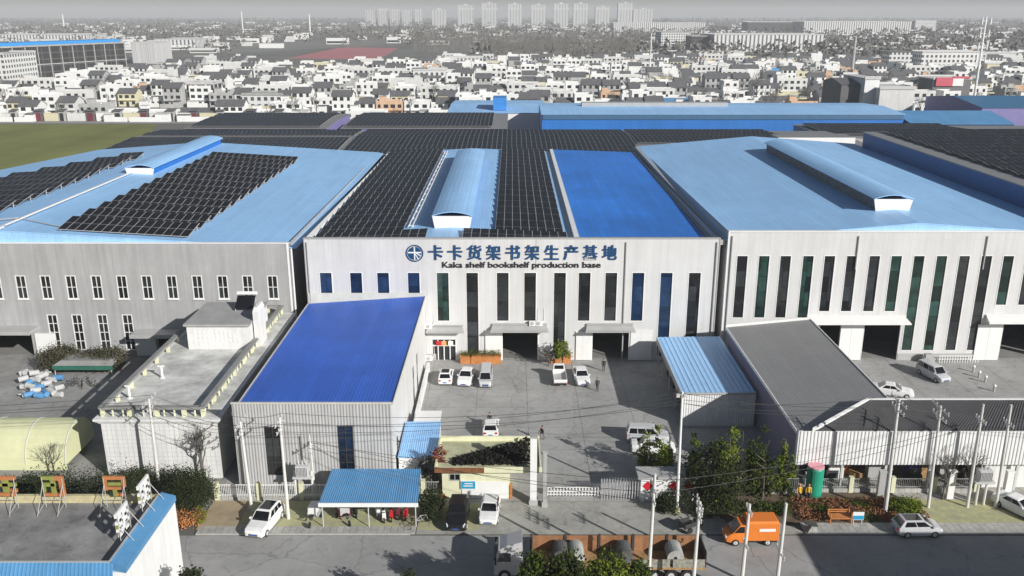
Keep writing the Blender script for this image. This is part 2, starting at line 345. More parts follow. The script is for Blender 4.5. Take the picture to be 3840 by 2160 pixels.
for d in doors:
    f = MB(); f.box(d[0] - .16, FY - .05, 0, d[0] + .02, FY + .2, d[3] + .15); f.box(d[1] - .02, FY - .05, 0, d[1] + .16, FY + .2, d[3] + .15); f.box(d[0] + .02, FY - .05, d[3] - .02, d[1] - .02, FY + .2, d[3] + .15)
    f.build('door_frame', M_trim, b1)
e = MB(); x0, x1, _, z1 = ent; n = 4
g = MB(); g.poly([(x0, FY + .15, 0), (x1, FY + .15, 0), (x1, FY + .15, z1), (x0, FY + .15, z1)]); gd = g.build('entrance_door', M_glass, b1)
for k in range(n + 1): x = x0 + (x1 - x0) * k / n; e.box(x - .06, FY - .04, 0, x + .06, FY + .14, z1)
e.box(x0, FY - .04, z1 - .1, x1, FY + .14, z1 + .06); e.box(x0, FY - .03, z1 * .66, x1, FY + .13, z1 * .66 + .1); e.build('frame', M_trim, gd)
for xx, mm in ((.28, M_red), (.5, mat('lantern_orange', (.75, .35, .12), .5)), (.78, M_trim)):
    s = MB(); xa = x0 + (x1 - x0) * xx; s.box(xa - .32, FY - .12, z1 * .7, xa + .32, FY - .05, z1 * .7 + .6); s.build('entrance_sign', mm, gd)
pl = MB(); pl.box(-26.45, FY - .07, 0.0, wins[4][0] - .3, FY - .004, .9); pl.build('plinth', M_trimg, b1)
# lettering on the front (raised letters)
M_letter = mat('letter_blue', (.012, .065, .17), .4, var=.15)
def lettering(txt, x0, x1, zc, h, Y, m, par, bold=0.0, n=None, heavy=0.0):
    if n is None: n = [txt]
    def mesh_of(s):
        cu = bpy.data.curves.new('lettering', 'FONT'); cu.body = s; cu.size = 1; cu.extrude = .04; cu.offset = bold; cu.resolution_u = 3
        o = bpy.data.objects.new('t', cu); COL.objects.link(o); dg = bpy.context.evaluated_depsgraph_get(); dg.update()
        me = bpy.data.meshes.new_from_object(o.evaluated_get(dg)); bpy.data.objects.remove(o); return me
    me = mesh_of(txt); vs = [v.co for v in me.vertices]
    ax0, ax1, ay0, ay1 = min(v.x for v in vs), max(v.x for v in vs), min(v.y for v in vs), max(v.y for v in vs)
    P = Vector((0, 0, 0)); q = par
    while q is not None: P += Vector(q.location); q = q.parent
    for v in me.vertices:
        c = v.co.copy(); v.co = Vector((x0 + (c.x - ax0) / (ax1 - ax0) * (x1 - x0), Y - .06 - c.z, zc + ((c.y - ay0) / (ay1 - ay0) - .5) * h)) - P
    if heavy:                       # heavier strokes: the same raised letter shifted sideways a little
        V0 = [v.co.copy() for v in me.vertices]; F0 = [tuple(p.vertices) for p in me.polygons]; nv = len(V0); vs2, fs2 = [], []
        for k, dx in enumerate((0, -heavy, heavy)):
            vs2 += [(v.x + dx, v.y - .004 * k, v.z) for v in V0]; fs2 += [tuple(i + nv * k for i in f) for f in F0]
        me = bpy.data.meshes.new('lettering'); me.from_pydata(vs2, [], fs2)
    me.materials.clear(); me.materials.append(m); o = bpy.data.objects.new('lettering', me); COL.objects.link(o); o.parent = par; return o
ch = '卡卡货架书架生产基地'
for i, c in enumerate(ch):
    xv = 1078 + i * 48.6; lettering(c, Wx(xv, 635), Wx(xv + 36, 635), Wz(635), 1.95, FY, M_letter, b1, .012, None, .05)
lettering('Kaka shelf bookshelf production base', Wx(1113, 668), Wx(1511, 668), Wz(668), 1.02, FY, mat('letter_black', (.02, .02, .022), .5), b1, .008, None, .018)
lg = MB(); cx, cz, r = Wx(1043, 637), Wz(637), 1.12
def ring(mb, r0, r1, y0, n=40, sx=1.0):
    for k in range(n):
        a, b = 2 * math.pi * k / n, 2 * math.pi * (k + 1) / n
        P = [(cx + r0 * math.cos(a) * sx, y0, cz + r0 * math.sin(a)), (cx + r1 * math.cos(a) * sx, y0, cz + r1 * math.sin(a)), (cx + r1 * math.cos(b) * sx, y0, cz + r1 * math.sin(b)), (cx + r0 * math.cos(b) * sx, y0, cz + r0 * math.sin(b))]
        Q = [(p[0], FY - .01, p[2]) for p in P]; mb.hexa(P, Q)
ring(lg, .98, 1.12, FY - .08); ring(lg, 0.0, .86, FY - .07); lo = lg.build('logo', M_letter, b1)
lw = MB(); lw.box(cx - .08, FY - .12, cz - .85, cx + .08, FY - .075, cz + .85); lw.box(cx - .84, FY - .118, cz + .02, cx + .84, FY - .073, cz + .2)
lw.hexa([(cx + .05, FY - .116, cz + .1), (cx + .75, FY - .116, cz - .42), (cx + .75, FY - .074, cz - .42), (cx + .05, FY - .074, cz + .1)], [(cx + .05, FY - .116, cz + .02 + .2), (cx + .8, FY - .116, cz - .28), (cx + .8, FY - .074, cz - .28), (cx + .05, FY - .074, cz + .22)])
lw.hexa([(cx + .05, FY - .115, cz - .1), (cx + .4, FY - .115, cz - .8), (cx + .4, FY - .0745, cz - .8), (cx + .05, FY - .0745, cz - .1)], [(cx + .05, FY - .115, cz + .06), (cx + .52, FY - .115, cz - .7), (cx + .52, FY - .0745, cz - .7), (cx + .05, FY - .0745, cz + .06)])
lw.build('stroke', M_trim, lo)
for x in (-26.2, 14.6, 26.2): mb = MB(); mb.tube([(x, FY - .12, 16.2), (x, FY - .12, .2)], .09, 6); mb.build('downpipe', M_trimg, b1)
# ------------------------------------------------------------------ left factory
b2 = thing('factory_building', 'grey corrugated factory with two rows of small white framed windows and a pale blue roof', 'factory', (-62, 110.5, 0))
BY = 110.5
def wx2(x, y): return Wp(x, y, BY).x
u2 = [-26, 37.5, 100, 164, 228, 292, 355, 418, 482, 546, 609, 672]
zu1, zu0 = Wp(300, 694, BY).z, Wp(300, 751, BY).z
wl = 24 * K * .0353
upper = [(wx2(x, 694), wx2(x, 694) + wl, zu0, zu1) for x in u2]
upper += [(upper[0][0] - 2.27 * k * 1.02 - .0, upper[0][0] - 2.27 * k * 1.02 + wl, zu0, zu1) for k in range(2, 10, 2)]
l2 = [118, 180, 244, 307]; zl1 = Wp(300, 792, BY).z
lower = [(wx2(x, 792), wx2(x, 792) + wl, .9, zl1) for x in l2]
d2 = [(wx2(-30, 840), wx2(78, 840), 0.0, Wp(50, 838, BY).z), (wx2(395, 840), wx2(520, 840), 0.0, Wp(420, 836, BY).z)]
mb = MB(); holes_wall(mb, -112, -29, 0, 15.6, BY, upper + lower + d2, .15)
mb.poly([(-29, BY, 0), (-29, 193, 0), (-29, 193, 15.0), (-29, BY, 15.6)]); mb.poly([(-112, BY, 0), (-112, BY, 15.6), (-90, 193, 14), (-90, 193, 0)]); mb.poly([(-29, 193, 0), (-90, 193, 0), (-90, 193, 14), (-29, 193, 15)])
mb.box(-112, BY + .15, 14.9, -29, BY + .3, 15.6); mb.build('wall', M_grey_panel, b2)
mb = MB(); mb.box(-112.1, BY - .06, 15.603, -28.9, BY + .36, 15.72); mb.box(-29.25, BY - .07, 0, -28.95, BY - .003, 15.6); mb.build('parapet_cap', M_trim, b2)
for h in upper: window(b2, *h, BY, M_glass, 2, 2, .055, sill=True)
for h in lower: window(b2, *h, BY, M_glass, 2, 4, .055)
roof_part('roof', [(-67, BY + .35, 17.3), (-28.0, BY + .35, 14.96), (-28.0, 193, 14.96), (-67, 193, 17.3)], M_blue_old, b2)
roof_part('roof', [(-118, BY + .35, 14.6), (-67, BY + .35, 17.3), (-67, 193, 17.3), (-90.5, 193, 15.6)], M_blue_old, b2)
mb = MB(); mb.box(-67.35, BY + .4, 17.0, -66.7, 153, 17.4); mb.tube([(-66.3, BY + 2, 17.6), (-66.3, 153, 17.6)], .1, 5); mb.build('ridge_cap', M_trim, b2)
mb = MB(); mb.tube([(-90, 112.5, 16.3), (-67, 117, 17.55), (-59, 113.5, 17.0)], .09, 5); mb.build('roof_pipe', M_trimg, b2)
monitor(b2, -65.3, 153.5, 192, 16.8, 18.3, 2.6, mat('bright_blue_cladding', (.02, .16, .5), .5), M_blue_old, M_trim)
for x0, x1, zz in ((wx2(-60, 822), wx2(98, 822), Wp(50, 822, BY).z), (wx2(345, 830), wx2(540, 830), Wp(400, 830, BY).z)):
    a = MB(); a.box(x0, BY - 2.4, zz - .25, x1, BY - .01, zz + .15); a.box(x0 - .06, BY - 2.46, zz - .32, x1 + .06, BY - 2.38, zz + .2); a.build('door_canopy', M_trimg, b2)
for x0, x1 in ((wx2(90, 850), wx2(140, 850)), (wx2(341, 850), wx2(392, 850))):
    a = MB(); a.box(x0, BY - .18, .1, x1, BY - .05, d2[0][3]); a.build('sliding_door', M_trim, b2)
mb = MB(); mb.tube([(-28.6, BY - .25, 15), (-28.6, BY - .25, .1)], .12, 6); mb.build('downpipe', M_trim, b2)
# ------------------------------------------------------------------ right factory
b3 = thing('factory_building', 'white right-hand factory with tall narrow window strips and a long grey sided roof monitor', 'factory', (68, FY, 0))
w3 = [1854, 1909, 1963, 2020, 2074, 2130, 2187, 2242, 2299, 2356, 2413, 2469, 2524, 2581, 2638, 2694, 2750]
def wz3(y): return Wp(2300, y, FY).z
b3b = [wz3(800)] * 4 + [wz3(784)] * 4 + [wz3(882)] * 4 + [wz3(768)] * 3 + [wz3(882)] * 2
z3 = wz3(643); ww3 = 27 * K * .0353
wins3 = [(Wx(x, 646), Wx(x, 646) + ww3, b, z3) for x, b in zip(w3, b3b)]
d3 = [(Wx(2060, 850), Wx(2112, 850), 0, wz3(815)), (Wx(2172, 850), Wx(2262, 850), 0, wz3(813)), (Wx(2520, 850), Wx(2700, 850), 0, wz3(815))]
mb = MB(); holes_wall(mb, 27.7, 120, 0, 17.5, FY, wins3 + d3, .22); mb.box(27.7, FY + .22, 16.5, 120, FY + .42, 17.5)
mb.poly([(27.7, FY, 0), (27.7, FY, 17.5), (27.7, 192, 16.2), (27.7, 192, 0)]); mb.poly([(27.7, 192, 0), (27.7, 192, 16.2), (74.4, 192, 17), (74.4, 192, 0)]); mb.build('wall', M_white, b3)
mb = MB(); mb.box(27.58, FY - .08, 17.503, 120, FY + .5, 17.64); mb.box(27.56, FY - .06, 0, 27.697, FY + .3, 17.5); mb.build('parapet_cap', M_trim, b3)
mb = MB(); mb.box(27.75, FY - .05, 0, d3[0][0] - .1, FY - .003, .95); mb.box(d3[0][1] + .1, FY - .05, 0, d3[1][0] - .1, FY - .003, .95); mb.box(d3[1][1] + .1, FY - .05, 0, d3[2][0] - .1, FY - .003, .95); mb.build('plinth', M_trimg, b3)
for i, h in enumerate(wins3): window(b3, *h, FY, [M_glass, M_gglass, M_glass, M_gglass, M_glass, M_glass, M_glass, M_gglass, M_gglass, M_gglass, M_glass, M_glass, M_gglass, M_glass, M_glass, M_glass, M_glass][i], 1, 1, .05)
roof_part('roof', [(27.3, FY + .45, 16.4), (52, FY + .45, 18.6), (52, 192.5, 18.6), (27.3, 192.5, 16.4)], M_blue_old, b3)
roof_part('roof', [(52, FY + .45, 18.6), (74.5, FY + .45, 17.0), (74.5, 192.5, 17.0), (52, 192.5, 18.6)], M_blue_old, b3)
mb = MB(); mb.box(26.75, FY + .45, 15.7, 27.28, 192.5, 16.38); mb.build('gutter', M_trimg, b3)
monitor(b3, 51.8, 117.6, 172, 18.2, 20.1, 2.7, mat('grey_louvre', (.16, .16, .16), .6, var=.3, scale=1), M_blue_old, M_trim)
awning(b3, Wx(2030, 802), Wx(2275, 802), wz3(802), 1.6, FY, M_trim, False); awning(b3, Wx(2480, 800), Wx(2720, 800), wz3(800), 1.6, FY, M_trim, False)
slide_door(b3, Wx(2112, 850), Wx(2168, 850), wz3(815)); slide_door(b3, Wx(2455, 850), Wx(2516, 850), wz3(818))
for t_, tri in ((b3, [(27.4, 16.2), (74.4, 16.2), (74.4, 16.95), (52, 18.5), (27.4, 16.35)]), (b2, [(-112, 14), (-29, 14), (-29, 14.95), (-67, 17.2), (-112, 14.85)])):
    y = FY + .5 if t_ is b3 else BY + .4
    mb = MB(); mb.poly([(x, y, z) for x, z in tri]); mb.build('gable_infill', M_blue_old, t_)
for x in (28.1, 44.2, 60.6): mb = MB(); mb.tube([(x, FY - .12, 17), (x, FY - .12, 12.6 if x > 30 else .2)], .09, 6); mb.build('downpipe', M_trimg, b3)
# right block with the raised panel roof
b4 = thing('factory_building', 'blue sided higher block beyond the right-hand factory carrying black solar panels', 'factory', (100, 150, 0))
mb = MB(); mb.box(74.6, 112, 0, 150, 188, 19.85); mb.build('wall', M_blue_wall, b4)
roof_part('roof', [(74.4, 112, 20.1), (150, 112, 20.4), (150, 188.4, 20.4), (74.4, 188.4, 20.1)], M_roofgrey, b4, .2)
# ------------------------------------------------------------------ solar arrays: one thing per rack field, one part per row of modules
def solar_array(label, x0f, x1f, y0, y1, zf, pitch=4.5, rise=.45, gap=.25, pw=1.135, skip=()):
    yc, t = (y0 + y1) / 2, None
    xm = (x0f(yc) + x1f(yc)) / 2
    root = thing('solar_array', label, 'solar panels', (xm, yc, zf(xm, yc)), 'solar arrays on the factory roofs')
    n = int((y1 - y0 + .05) / pitch); legs = MB()
    for r in range(n):
        ya = y0 + r * pitch; yb = ya + pitch - gap; ym = (ya + yb) / 2
        xa, xb = x0f(ym), x1f(ym); m = max(1, int((xb - xa) / pw))
        mb = MB()
        def zz(x, t): return zf(x, ym) + .28 + rise * t
        xe = xa + m * pw
        mb.hexa([(xa - .03, ya, zz(xa, 0) - .06), (xe + .03, ya, zz(xe, 0) - .06), (xe + .03, yb, zz(xe, 1) - .06), (xa - .03, yb, zz(xa, 1) - .06)],
                [(xa - .03, ya, zz(xa, 0)), (xe + .03, ya, zz(xe, 0)), (xe + .03, yb, zz(xe, 1)), (xa - .03, yb, zz(xa, 1))], 1)
        for i in range(m):
            for (t0, t1) in ((.012, .49), (.51, .988)):
                p, q = xa + i * pw + .04, xa + (i + 1) * pw - .04; e = random.uniform(-.012, .012)
                mb.poly([(p, ya + (yb - ya) * t0, zz(p, t0) + .02 + e), (q, ya + (yb - ya) * t0, zz(q, t0) + .02 - e), (q, ya + (yb - ya) * t1, zz(q, t1) + .02 - e), (p, ya + (yb - ya) * t1, zz(p, t1) + .02 + e)])
        mb.build('panel_row', [M_panel, M_alu], root)
        for x in (xa + .3, (xa + xe) / 2, xe - .3): legs.box(x - .05, yb - .3, zf(x, ym) + .02, x + .05, yb - .2, zz(x, .93) - .07); legs.box(x - .05, ya + .2, zf(x, ym) + .02, x + .05, ya + .3, zz(x, .05) - .07)
    legs.build('rack', M_alu, root); return root
c = lambda v: (lambda y: v)
zr1 = lambda x, y: 16.35 - abs(x - RX) * (.85 / 18.3 if x < RX else .65 / 15.7)
solar_array('black solar array left of the roof monitor on the middle factory', lambda y: -25.9, lambda y: -10.3 if y < 116 else -14.5, 109.9, 189, zr1, 4.39, .3)
solar_array('black solar array right of the roof monitor on the middle factory', lambda y: -6.4 if y < 116 else -2.2, c(7.3), 109.9, 189, zr1, 4.39, .3)
zr2 = lambda x, y: 17.3 - ((x + 67) * .06 if x > -67 else -(x + 67) * .053)
solar_array('wide black solar array right of the ridge on the left factory roof', lambda y: -59.5, lambda y: -41.6, 112.2, 175.5, zr2, 4.85, .75)
solar_array('black solar array left of the ridge on the left factory roof', lambda y: -90.5 + max(0, y - 149) * .6, lambda y: -72, 117, 174, zr2, 4.75, .75)
zr4 = lambda x, y: 20.1 + (x - 74.4) * .004
solar_array('black solar array on the raised roof far right', lambda y: 78, lambda y: 128, 121, 187, zr4, 4.4, .4)
# ------------------------------------------------------------------ rear halls
def hall(label, x0, x1, y0, y1, ze, zr, mw, mr, ridge='x', trim=True):
    t = thing('factory_hall', label, 'factory hall', ((x0 + x1) / 2, y0, 0))
    mb = MB(); mb.box(x0, y0, 0, x1, y1, ze - .1); 
    ym = (y0 + y1) / 2; xm = (x0 + x1) / 2
    if ridge == 'x':
        mb.poly([(x0 + .01, y0 + .1, ze - .12), (x0 + .01, ym, zr - .12), (x0 + .01, y1 - .1, ze - .12)]); mb.poly([(x1 - .01, y0 + .1, ze - .12), (x1 - .01, y1 - .1, ze - .12), (x1 - .01, ym, zr - .12)])
    mb.build('wall', mw, t)
    if ridge == 'x':
        roof_part('roof', [(x0 - .3, y0 - .3, ze), (x1 + .3, y0 - .3, ze), (x1 + .3, ym, zr), (x0 - .3, ym, zr)], mr, t)
        roof_part('roof', [(x0 - .3, ym, zr), (x1 + .3, ym, zr), (x1 + .3, y1 + .3, ze), (x0 - .3, y1 + .3, ze)], mr, t)
    else:
        roof_part('roof', [(x0 - .3, y0 - .3, ze), (x1 + .3, y0 - .3, ze), (x1 + .3, y1 + .3, zr), (x0 - .3, y1 + .3, zr)], mr, t)
    return t
hall('long grey walled hall behind the three front factories, wholly covered with solar panels', -92, 82, 194, 233, 14.6, 15.4, M_grey_panel, M_roofgrey)
zr5 = lambda x, y: 14.6 + max(0, .8 * (1 - abs(y - 213.5) / 19.5))
solar_array('left field of solar panels on the long rear hall, beside the wheat field', lambda y: -91 + (0 if y < 205 else 0), c(-38), 194.6, 216, zr5, 4.4, .3)
solar_array('middle field of solar panels on the long rear hall', c(-37.5), c(28.5), 191, 232.5, zr5, 4.4, .3)
solar_array('left back field of solar panels on the long rear hall', c(-91), c(-38), 217, 232, zr5, 4.4, .3)
solar_array('right field of solar panels on the long rear hall', c(29), c(66), 205, 232, zr5, 4.4, .3)
mb = MB(); mb.box(62, 206, 14.9, 80, 212, 16.5, 0, 1); vb = mb.build('roof_shed', [M_trim, M_roofgrey], None, (70, 206, 14.9)); tag(vb, 'low grey shed standing on the right end of the long rear hall', 'roof shed')
hall('rear hall with lilac gutter wall and solar panels, nearest the village on the left', -88, -50, 239, 275, 14.6, 15.2, M_lilac, M_roofgrey)
solar_array('solar panels on the leftmost rear hall next to the village', c(-87), c(-51), 240, 274, lambda x, y: 14.7 + .5 * (1 - abs(y - 257) / 18), 4.4, .3)
hall('rear hall with solar panels left of the pale blue hall', -46, -1.5, 239, 275, 14.6, 15.2, M_lilac, M_roofgrey)
solar_array('solar panels on the rear hall left of the pale blue hall', c(-45), c(-5), 240, 274, lambda x, y: 14.7 + .5 * (1 - abs(y - 257) / 18), 4.4, .3)
t7 = hall('long blue hall with a dark blue front wall behind the right-hand factory', 9, 117, 266, 300, 15.5, 16.3, mat('royal_blue_cladding', (.025, .17, .52), .5, var=.1, scale=.05, sheets=(1, 9, .05, 'XZ', .85)), M_blue_old)
mb = MB(); mb.box(9.2, 265.75, 13.9, 116.8, 265.98, 15.3); mb.build('upper_cladding', mat('steel_blue_cladding', (.055, .14, .25), .5, var=.1), t7)
mb = MB(); mb.box(22, 281.5, 16.1, 68, 285.5, 17.3); mb.build('ridge_monitor', M_trimg, t7)
t8 = hall('pale blue hall with white end wall in front of the village', -22, 11.5, 306, 352, 11.6, 12.6, M_trim, M_blue_old)
mb = MB(); mb.box(-6.5, 311, 12, -2, 320, 15.6); mb.box(-6.6, 310.9, 14.2, -1.9, 320.1, 16.2); mb.build('roof_box', mat('bright_blue_box', (.05, .25, .62), .5), t8)
mb = MB(); mb.box(12.5, 290, 0, 14, 306, 12.5); mb.build('annex', M_trim, t8)
hall('dark blue hall at the right edge beyond the raised panel roof', 118, 148, 262, 292, 13, 15.4, mat('navy_cladding', (.03, .06, .16), .5), M_blue_mid)
hall('steel blue hall with wide roof at the far right edge', 150, 230, 285, 325, 15.5, 17.5, M_lilac, mat('steel_blue_roof', (.05, .17, .32), .4, var=.08))
hall('dark grey hall below the steel blue hall at the far right edge', 126, 200, 222, 258, 13, 14, mat('charcoal_cladding', (.06, .06, .06), .6), M_roofgrey)
solar_array('solar panels on the small roofs at the right beyond the raised roof', c(84), c(124), 236, 262, lambda x, y: 13.2, 4.4, .3)
hall('low grey hall under solar panels right of the long rear hall', 83, 125, 234, 262, 12.9, 13.1, M_grey_panel, M_roofgrey)
# ------------------------------------------------------------------ ribbed sheet helper: real corrugations
def ribbed(mb, p0, p1, z0, z1, nrm, pitch=.3, d=.05, mi=0):
    """vertical corrugated sheet from p0 to p1 (xy), nrm = outward xy"""
    p0, p1 = Vector((p0[0], p0[1], 0)), Vector((p1[0], p1[1], 0)); L = (p1 - p0).length; n = max(1, round(L / pitch)); nv = Vector((nrm[0], nrm[1], 0)); pts = []
    for i in range(n):
        for t, o in ((0, 0), (.35, 0), (.5, d), (.85, d)): pts.append(p0 + (p1 - p0) * ((i + t) / n) + nv * o)
    pts.append(p1)
    for a, b in zip(pts, pts[1:]): mb.poly([(a.x, a.y, z0), (b.x, b.y, z0), (b.x, b.y, z1), (a.x, a.y, z1)], mi)
def ribroof(mb, c, ax, n, d=.05, th=.06, mi=0):
    """corrugated roof: corners c=(near-left, near-right, far-right, far-left); ribs run near->far"""
    A, B, C_, D = [Vector(q) for q in c]; pts = []
    for i in range(n):
        for t, o in ((0, 0), (.5, 0), (.62, d), (.88, d)): pts.append(((i + t) / n, o))
    pts.append((1, 0))
    for (t0, o0), (t1, o1) in zip(pts, pts[1:]):
        mb.poly([A.lerp(B, t0) + Vector((0, 0, o0)), A.lerp(B, t1) + Vector((0, 0, o1)), D.lerp(C_, t1) + Vector((0, 0, o1)), D.lerp(C_, t0) + Vector((0, 0, o0))], mi)
    mb.slab([A - Vector((0, 0, .012)), B - Vector((0, 0, .012)), C_ - Vector((0, 0, .012)), D - Vector((0, 0, .012))], th, mi)
# ------------------------------------------------------------------ grey corrugated shop with the deep blue roof (front left of the yard)
X0, X1, Y0, Y1 = -26.4, -11.4, 75.8, 108.85
t = thing('workshop', 'grey corrugated workshop with a smooth deep blue roof beside the gate', 'workshop', (-19, Y0, 0))
mb = MB(); wA, wB = (-23.55, -22.05, 1.5, 6.6), (-16.6, -15.15, 1.5, 6.7)
segs = [X0, wA[0], wA[1], wB[0], wB[1], X1]
for i in range(5):
    a, b = segs[i], segs[i + 1]
    if i in (1, 3):
        w = wA if i == 1 else wB; ribbed(mb, (a, Y0), (b, Y0), 0, w[2], (0, -1)); ribbed(mb, (a, Y0), (b, Y0), w[3], 9.0, (0, -1))
    else: ribbed(mb, (a, Y0), (b, Y0), 0, 9.0, (0, -1))
mb.poly([(X0, Y0, 0), (X0, Y0, 8.95), (X0, Y0 + .2, 8.0), (X0, Y1, 8.0), (X0, Y1, 0)])
mb.poly([(X0, Y1, 0), (X0, Y1, 8.0), (X1, Y1, 9.0), (X1, Y1, 0)])
mb.poly([(X0, Y0 + .15, 8), (X0, Y0 + .15, 9), (X1, Y0 + .15, 9), (X1, Y0 + .15, 8)]); mb.build('wall', M_grey_rib, t)
mb = MB(); mb.box(X1 - .12, Y0 + .02, 0, X1, Y1, 8.85); mb.build('side_wall', mat('pale_side_panel', (.70, .70, .69), .55, var=.05, scale=.3, streak=.1, ribs=1.6), t)
for w in (wA, wB): window(t, *w, Y0 + .02, M_glass if w is wA else M_bglass, 2, 4, .05, M_darkmetal, .12)
for y in (93.5, 97.6):
    g = MB(); g.box(X1 - .02, y, .6, X1 + .03, y + .9, 5.2); g.build('window', M_glass, t)
roof_part('roof', [(X0 - .1, Y0 + .2, 7.95), (X1 + .12, Y0 + .2, 8.95), (X1 + .12, Y1, 8.95), (X0 - .1, Y1, 7.95)], M_blue_new, t)
mb = MB(); mb.box(X0 - .08, Y0 - .1, 9.0, X1 + .1, Y0 + .17, 9.1); mb.box(X1 + .13, Y0 + .18, 8.8, X1 + .2, Y1, 9.06); mb.box(X0 - .2, Y0 + .2, 7.7, X0 - .11, Y1, 8.02); mb.box(X0 - .1, Y1 + .01, 8.0, X1, Y1 + .1, 9.4); mb.build('flashing', mat('cream_flashing', (.62, .62, .55), .5), t)
# ------------------------------------------------------------------ white two-storey house with balustraded roof terrace
X0, X1, Y0, Y1, ZC = -40.0, -28.75, 77.8, 109.2, 6.55
t = thing('parapet_building', 'white tiled building with a balustraded flat roof terrace left of the workshop', 'building', (-34.4, Y0, 0))
M_tilew = mat('white_wall_tile', (.76, .76, .74), .7, var=.06, scale=1.2, streak=.14)
mb = MB(); mb.box(X0, Y0, 0, X1, Y1, ZC - .5)
mb.build('wall', M_tilew, t)
mb = MB()                                            # joints of the wall tiles, front face
for k in range(1, 24): mb.box(X0 + k * .47, Y0 - .012, .3, X0 + k * .47 + .03, Y0 - .002, ZC - .5)
for k in range(0, 12): mb.box(X0 + .02, Y0 - .013, .5 + k * .47, X1 - .02, Y0 - .003, .52 + k * .47)
mb.build('tile_joint', mat('tile_joint', (.46, .46, .45), .9), t)
mb = MB()
for k, (o, a, b) in enumerate(((.18, ZC - .5, ZC - .32), (.34, ZC - .32, ZC - .16), (.5, ZC - .16, ZC + .06))):
    mb.box(X0 - o, Y0 - o, a + .001, X1 + o, Y1, b)
mb.build('cornice', M_plaster, t)
mb = MB(); mb.poly([(X0 + .05, Y0 + .05, ZC + .07), (X1 - .05, Y0 + .05, ZC + .07), (X1 - .05, Y1 - .1, ZC + .07), (X0 + .05, Y1 - .1, ZC + .07)])
mb.build('roof_deck', mat('stained_deck', (.62, .62, .59), .9, var=.3, scale=.35, dirt=(.34, .34, .33), stain=.18), t)
M_bal = mat('shaded_weathered_coping', (.27, .27, .26), .85, var=.2, scale=1)  # weathered grey, with the coping's shade put into the colour
mb = MB(); zt_, zb_ = ZC + 1.15, ZC + .9
def rail(ax, ay, bx, by, w=.27): mb.box(min(ax, bx) - (w if ax == bx else 0), min(ay, by) - (w if ay == by else 0), zb_, max(ax, bx) + (w if ax == bx else 0), max(ay, by) + (w if ay == by else 0), zt_)
rail(X0 + .2, Y0 + .05, X0 + .2, Y1 - .2); rail(X1 - 1.3, Y0 + .05, X1 - 1.3, Y1 - .2); rail(X0 + .38, Y0 + .22, X1 - 1.48, Y0 + .22); rail(X0 + .38, Y1 - .38, X1 - 1.48, Y1 - .38)
mb.build('coping', M_bal, t)
for k in range(10):
    for x in (X0 + .2, X1 - 1.3):
        p = MB(); y = Y0 + .3 + k * 3.4; p.box(x - .14, y - .22, ZC + .08, x + .14, y + .22, zb_ - .002); p.build('baluster_post', M_cream, t)
for k in range(1, 4):
    for y in (Y0 + .22, Y1 - .38):
        p = MB(); x = X0 + .2 + k * 2.65; p.box(x - .2, y - .15, ZC + .08, x + .2, y + .15, zb_ - .002); p.build('baluster_post', M_cream, t)
mb = MB()
for k in range(29): mb.tube([(X1 - 1.3, Y0 + .9 + k * 1.06, ZC + .1), (X1 - 1.3, Y0 + .9 + k * 1.06, ZC + .9)], .09, 6)
for k in range(9): mb.tube([(X0 + 1.2 + k, Y0 + .22, ZC + .1), (X0 + 1.2 + k, Y0 + .22, ZC + .9)], .09, 6)
mb.build('balustrade', M_cream, t)
mb = MB(); mb.box(-37.7, 95.9, ZC + .08, -30.4, 103.5, 9.55); st = mb.build('stair_hut', M_tilew, t)
mb = MB(); mb.slab([(-37.95, 95.6, 9.8), (-30.3, 95.6, 9.8), (-30.3, 104, 9.8), (-37.95, 104, 9.8)], .24); mb.build('hut_roof', mat('grey_slab', (.36, .36, .35), .85, var=.15), st)
mb = MB()
for r in range(3):
    for k in range(11 - r): mb.box(-36.9 + k * .5, 95.86, 7.6 + r * .5, -36.62 + k * .5, 95.896, 7.92 + r * .5)
mb.build('vent_block', M_trim, st)
for x, y in ((-37.6, 87.5), (-38.9, 82.2)):
    p = MB(); p.tube([(x, y, ZC + .08), (x, y, ZC + 1.5)], .13, 8); p.disc((x, y, ZC + .12), (0, 0, 1), .3, .06); p.tube([(x - .35, y, ZC + 1.42), (x + .35, y, ZC + 1.42)], .1, 8); p.build('vent_pipe', M_trim, t)
h = thing('solar_heater', 'dark solar water heater standing on the roof hut of the white terrace building', 'water heater', (-31.6, 101.5, 9.8))
mb = MB(); mb.hexa([(-33.4, 100.4, 10.05), (-31.2, 100.4, 10.05), (-31.2, 100.5, 10.0), (-33.4, 100.5, 10.0)], [(-33.4, 102, 11.3), (-31.2, 102, 11.3), (-31.2, 102.1, 11.25), (-33.4, 102.1, 11.25)]); mb.build('collector', M_glass, h)
mb = MB(); mb.tube([(-33.5, 102.25, 11.5), (-31.1, 102.25, 11.5)], .24, 10); mb.build('tank', M_trim, h)
mb = MB()
for x in (-33.3, -31.3): mb.tube([(x, 102.2, 9.8), (x, 102.2, 11.3)], .035, 5); mb.tube([(x, 100.4, 9.8), (x, 100.4, 10.1)], .035, 5); mb.tube([(x, 100.4, 9.9), (x, 102.2, 11.0)], .03, 5)
mb.build('stand', M_steel, h)
h = MB(); h.box(-30.2, 96.9, ZC + .08, -29.55, 99.6, 10.9); h.hexa([(-30.2, 96.9, 10.9), (-29.55, 96.9, 10.9), (-29.55, 99.6, 10.9), (-30.2, 99.6, 10.9)], [(-30.05, 97.1, 11.4), (-29.7, 97.1, 11.4), (-29.7, 99.4, 11.4), (-30.05, 99.4, 11.4)])
h.build('chimney_stack', M_plaster, t)
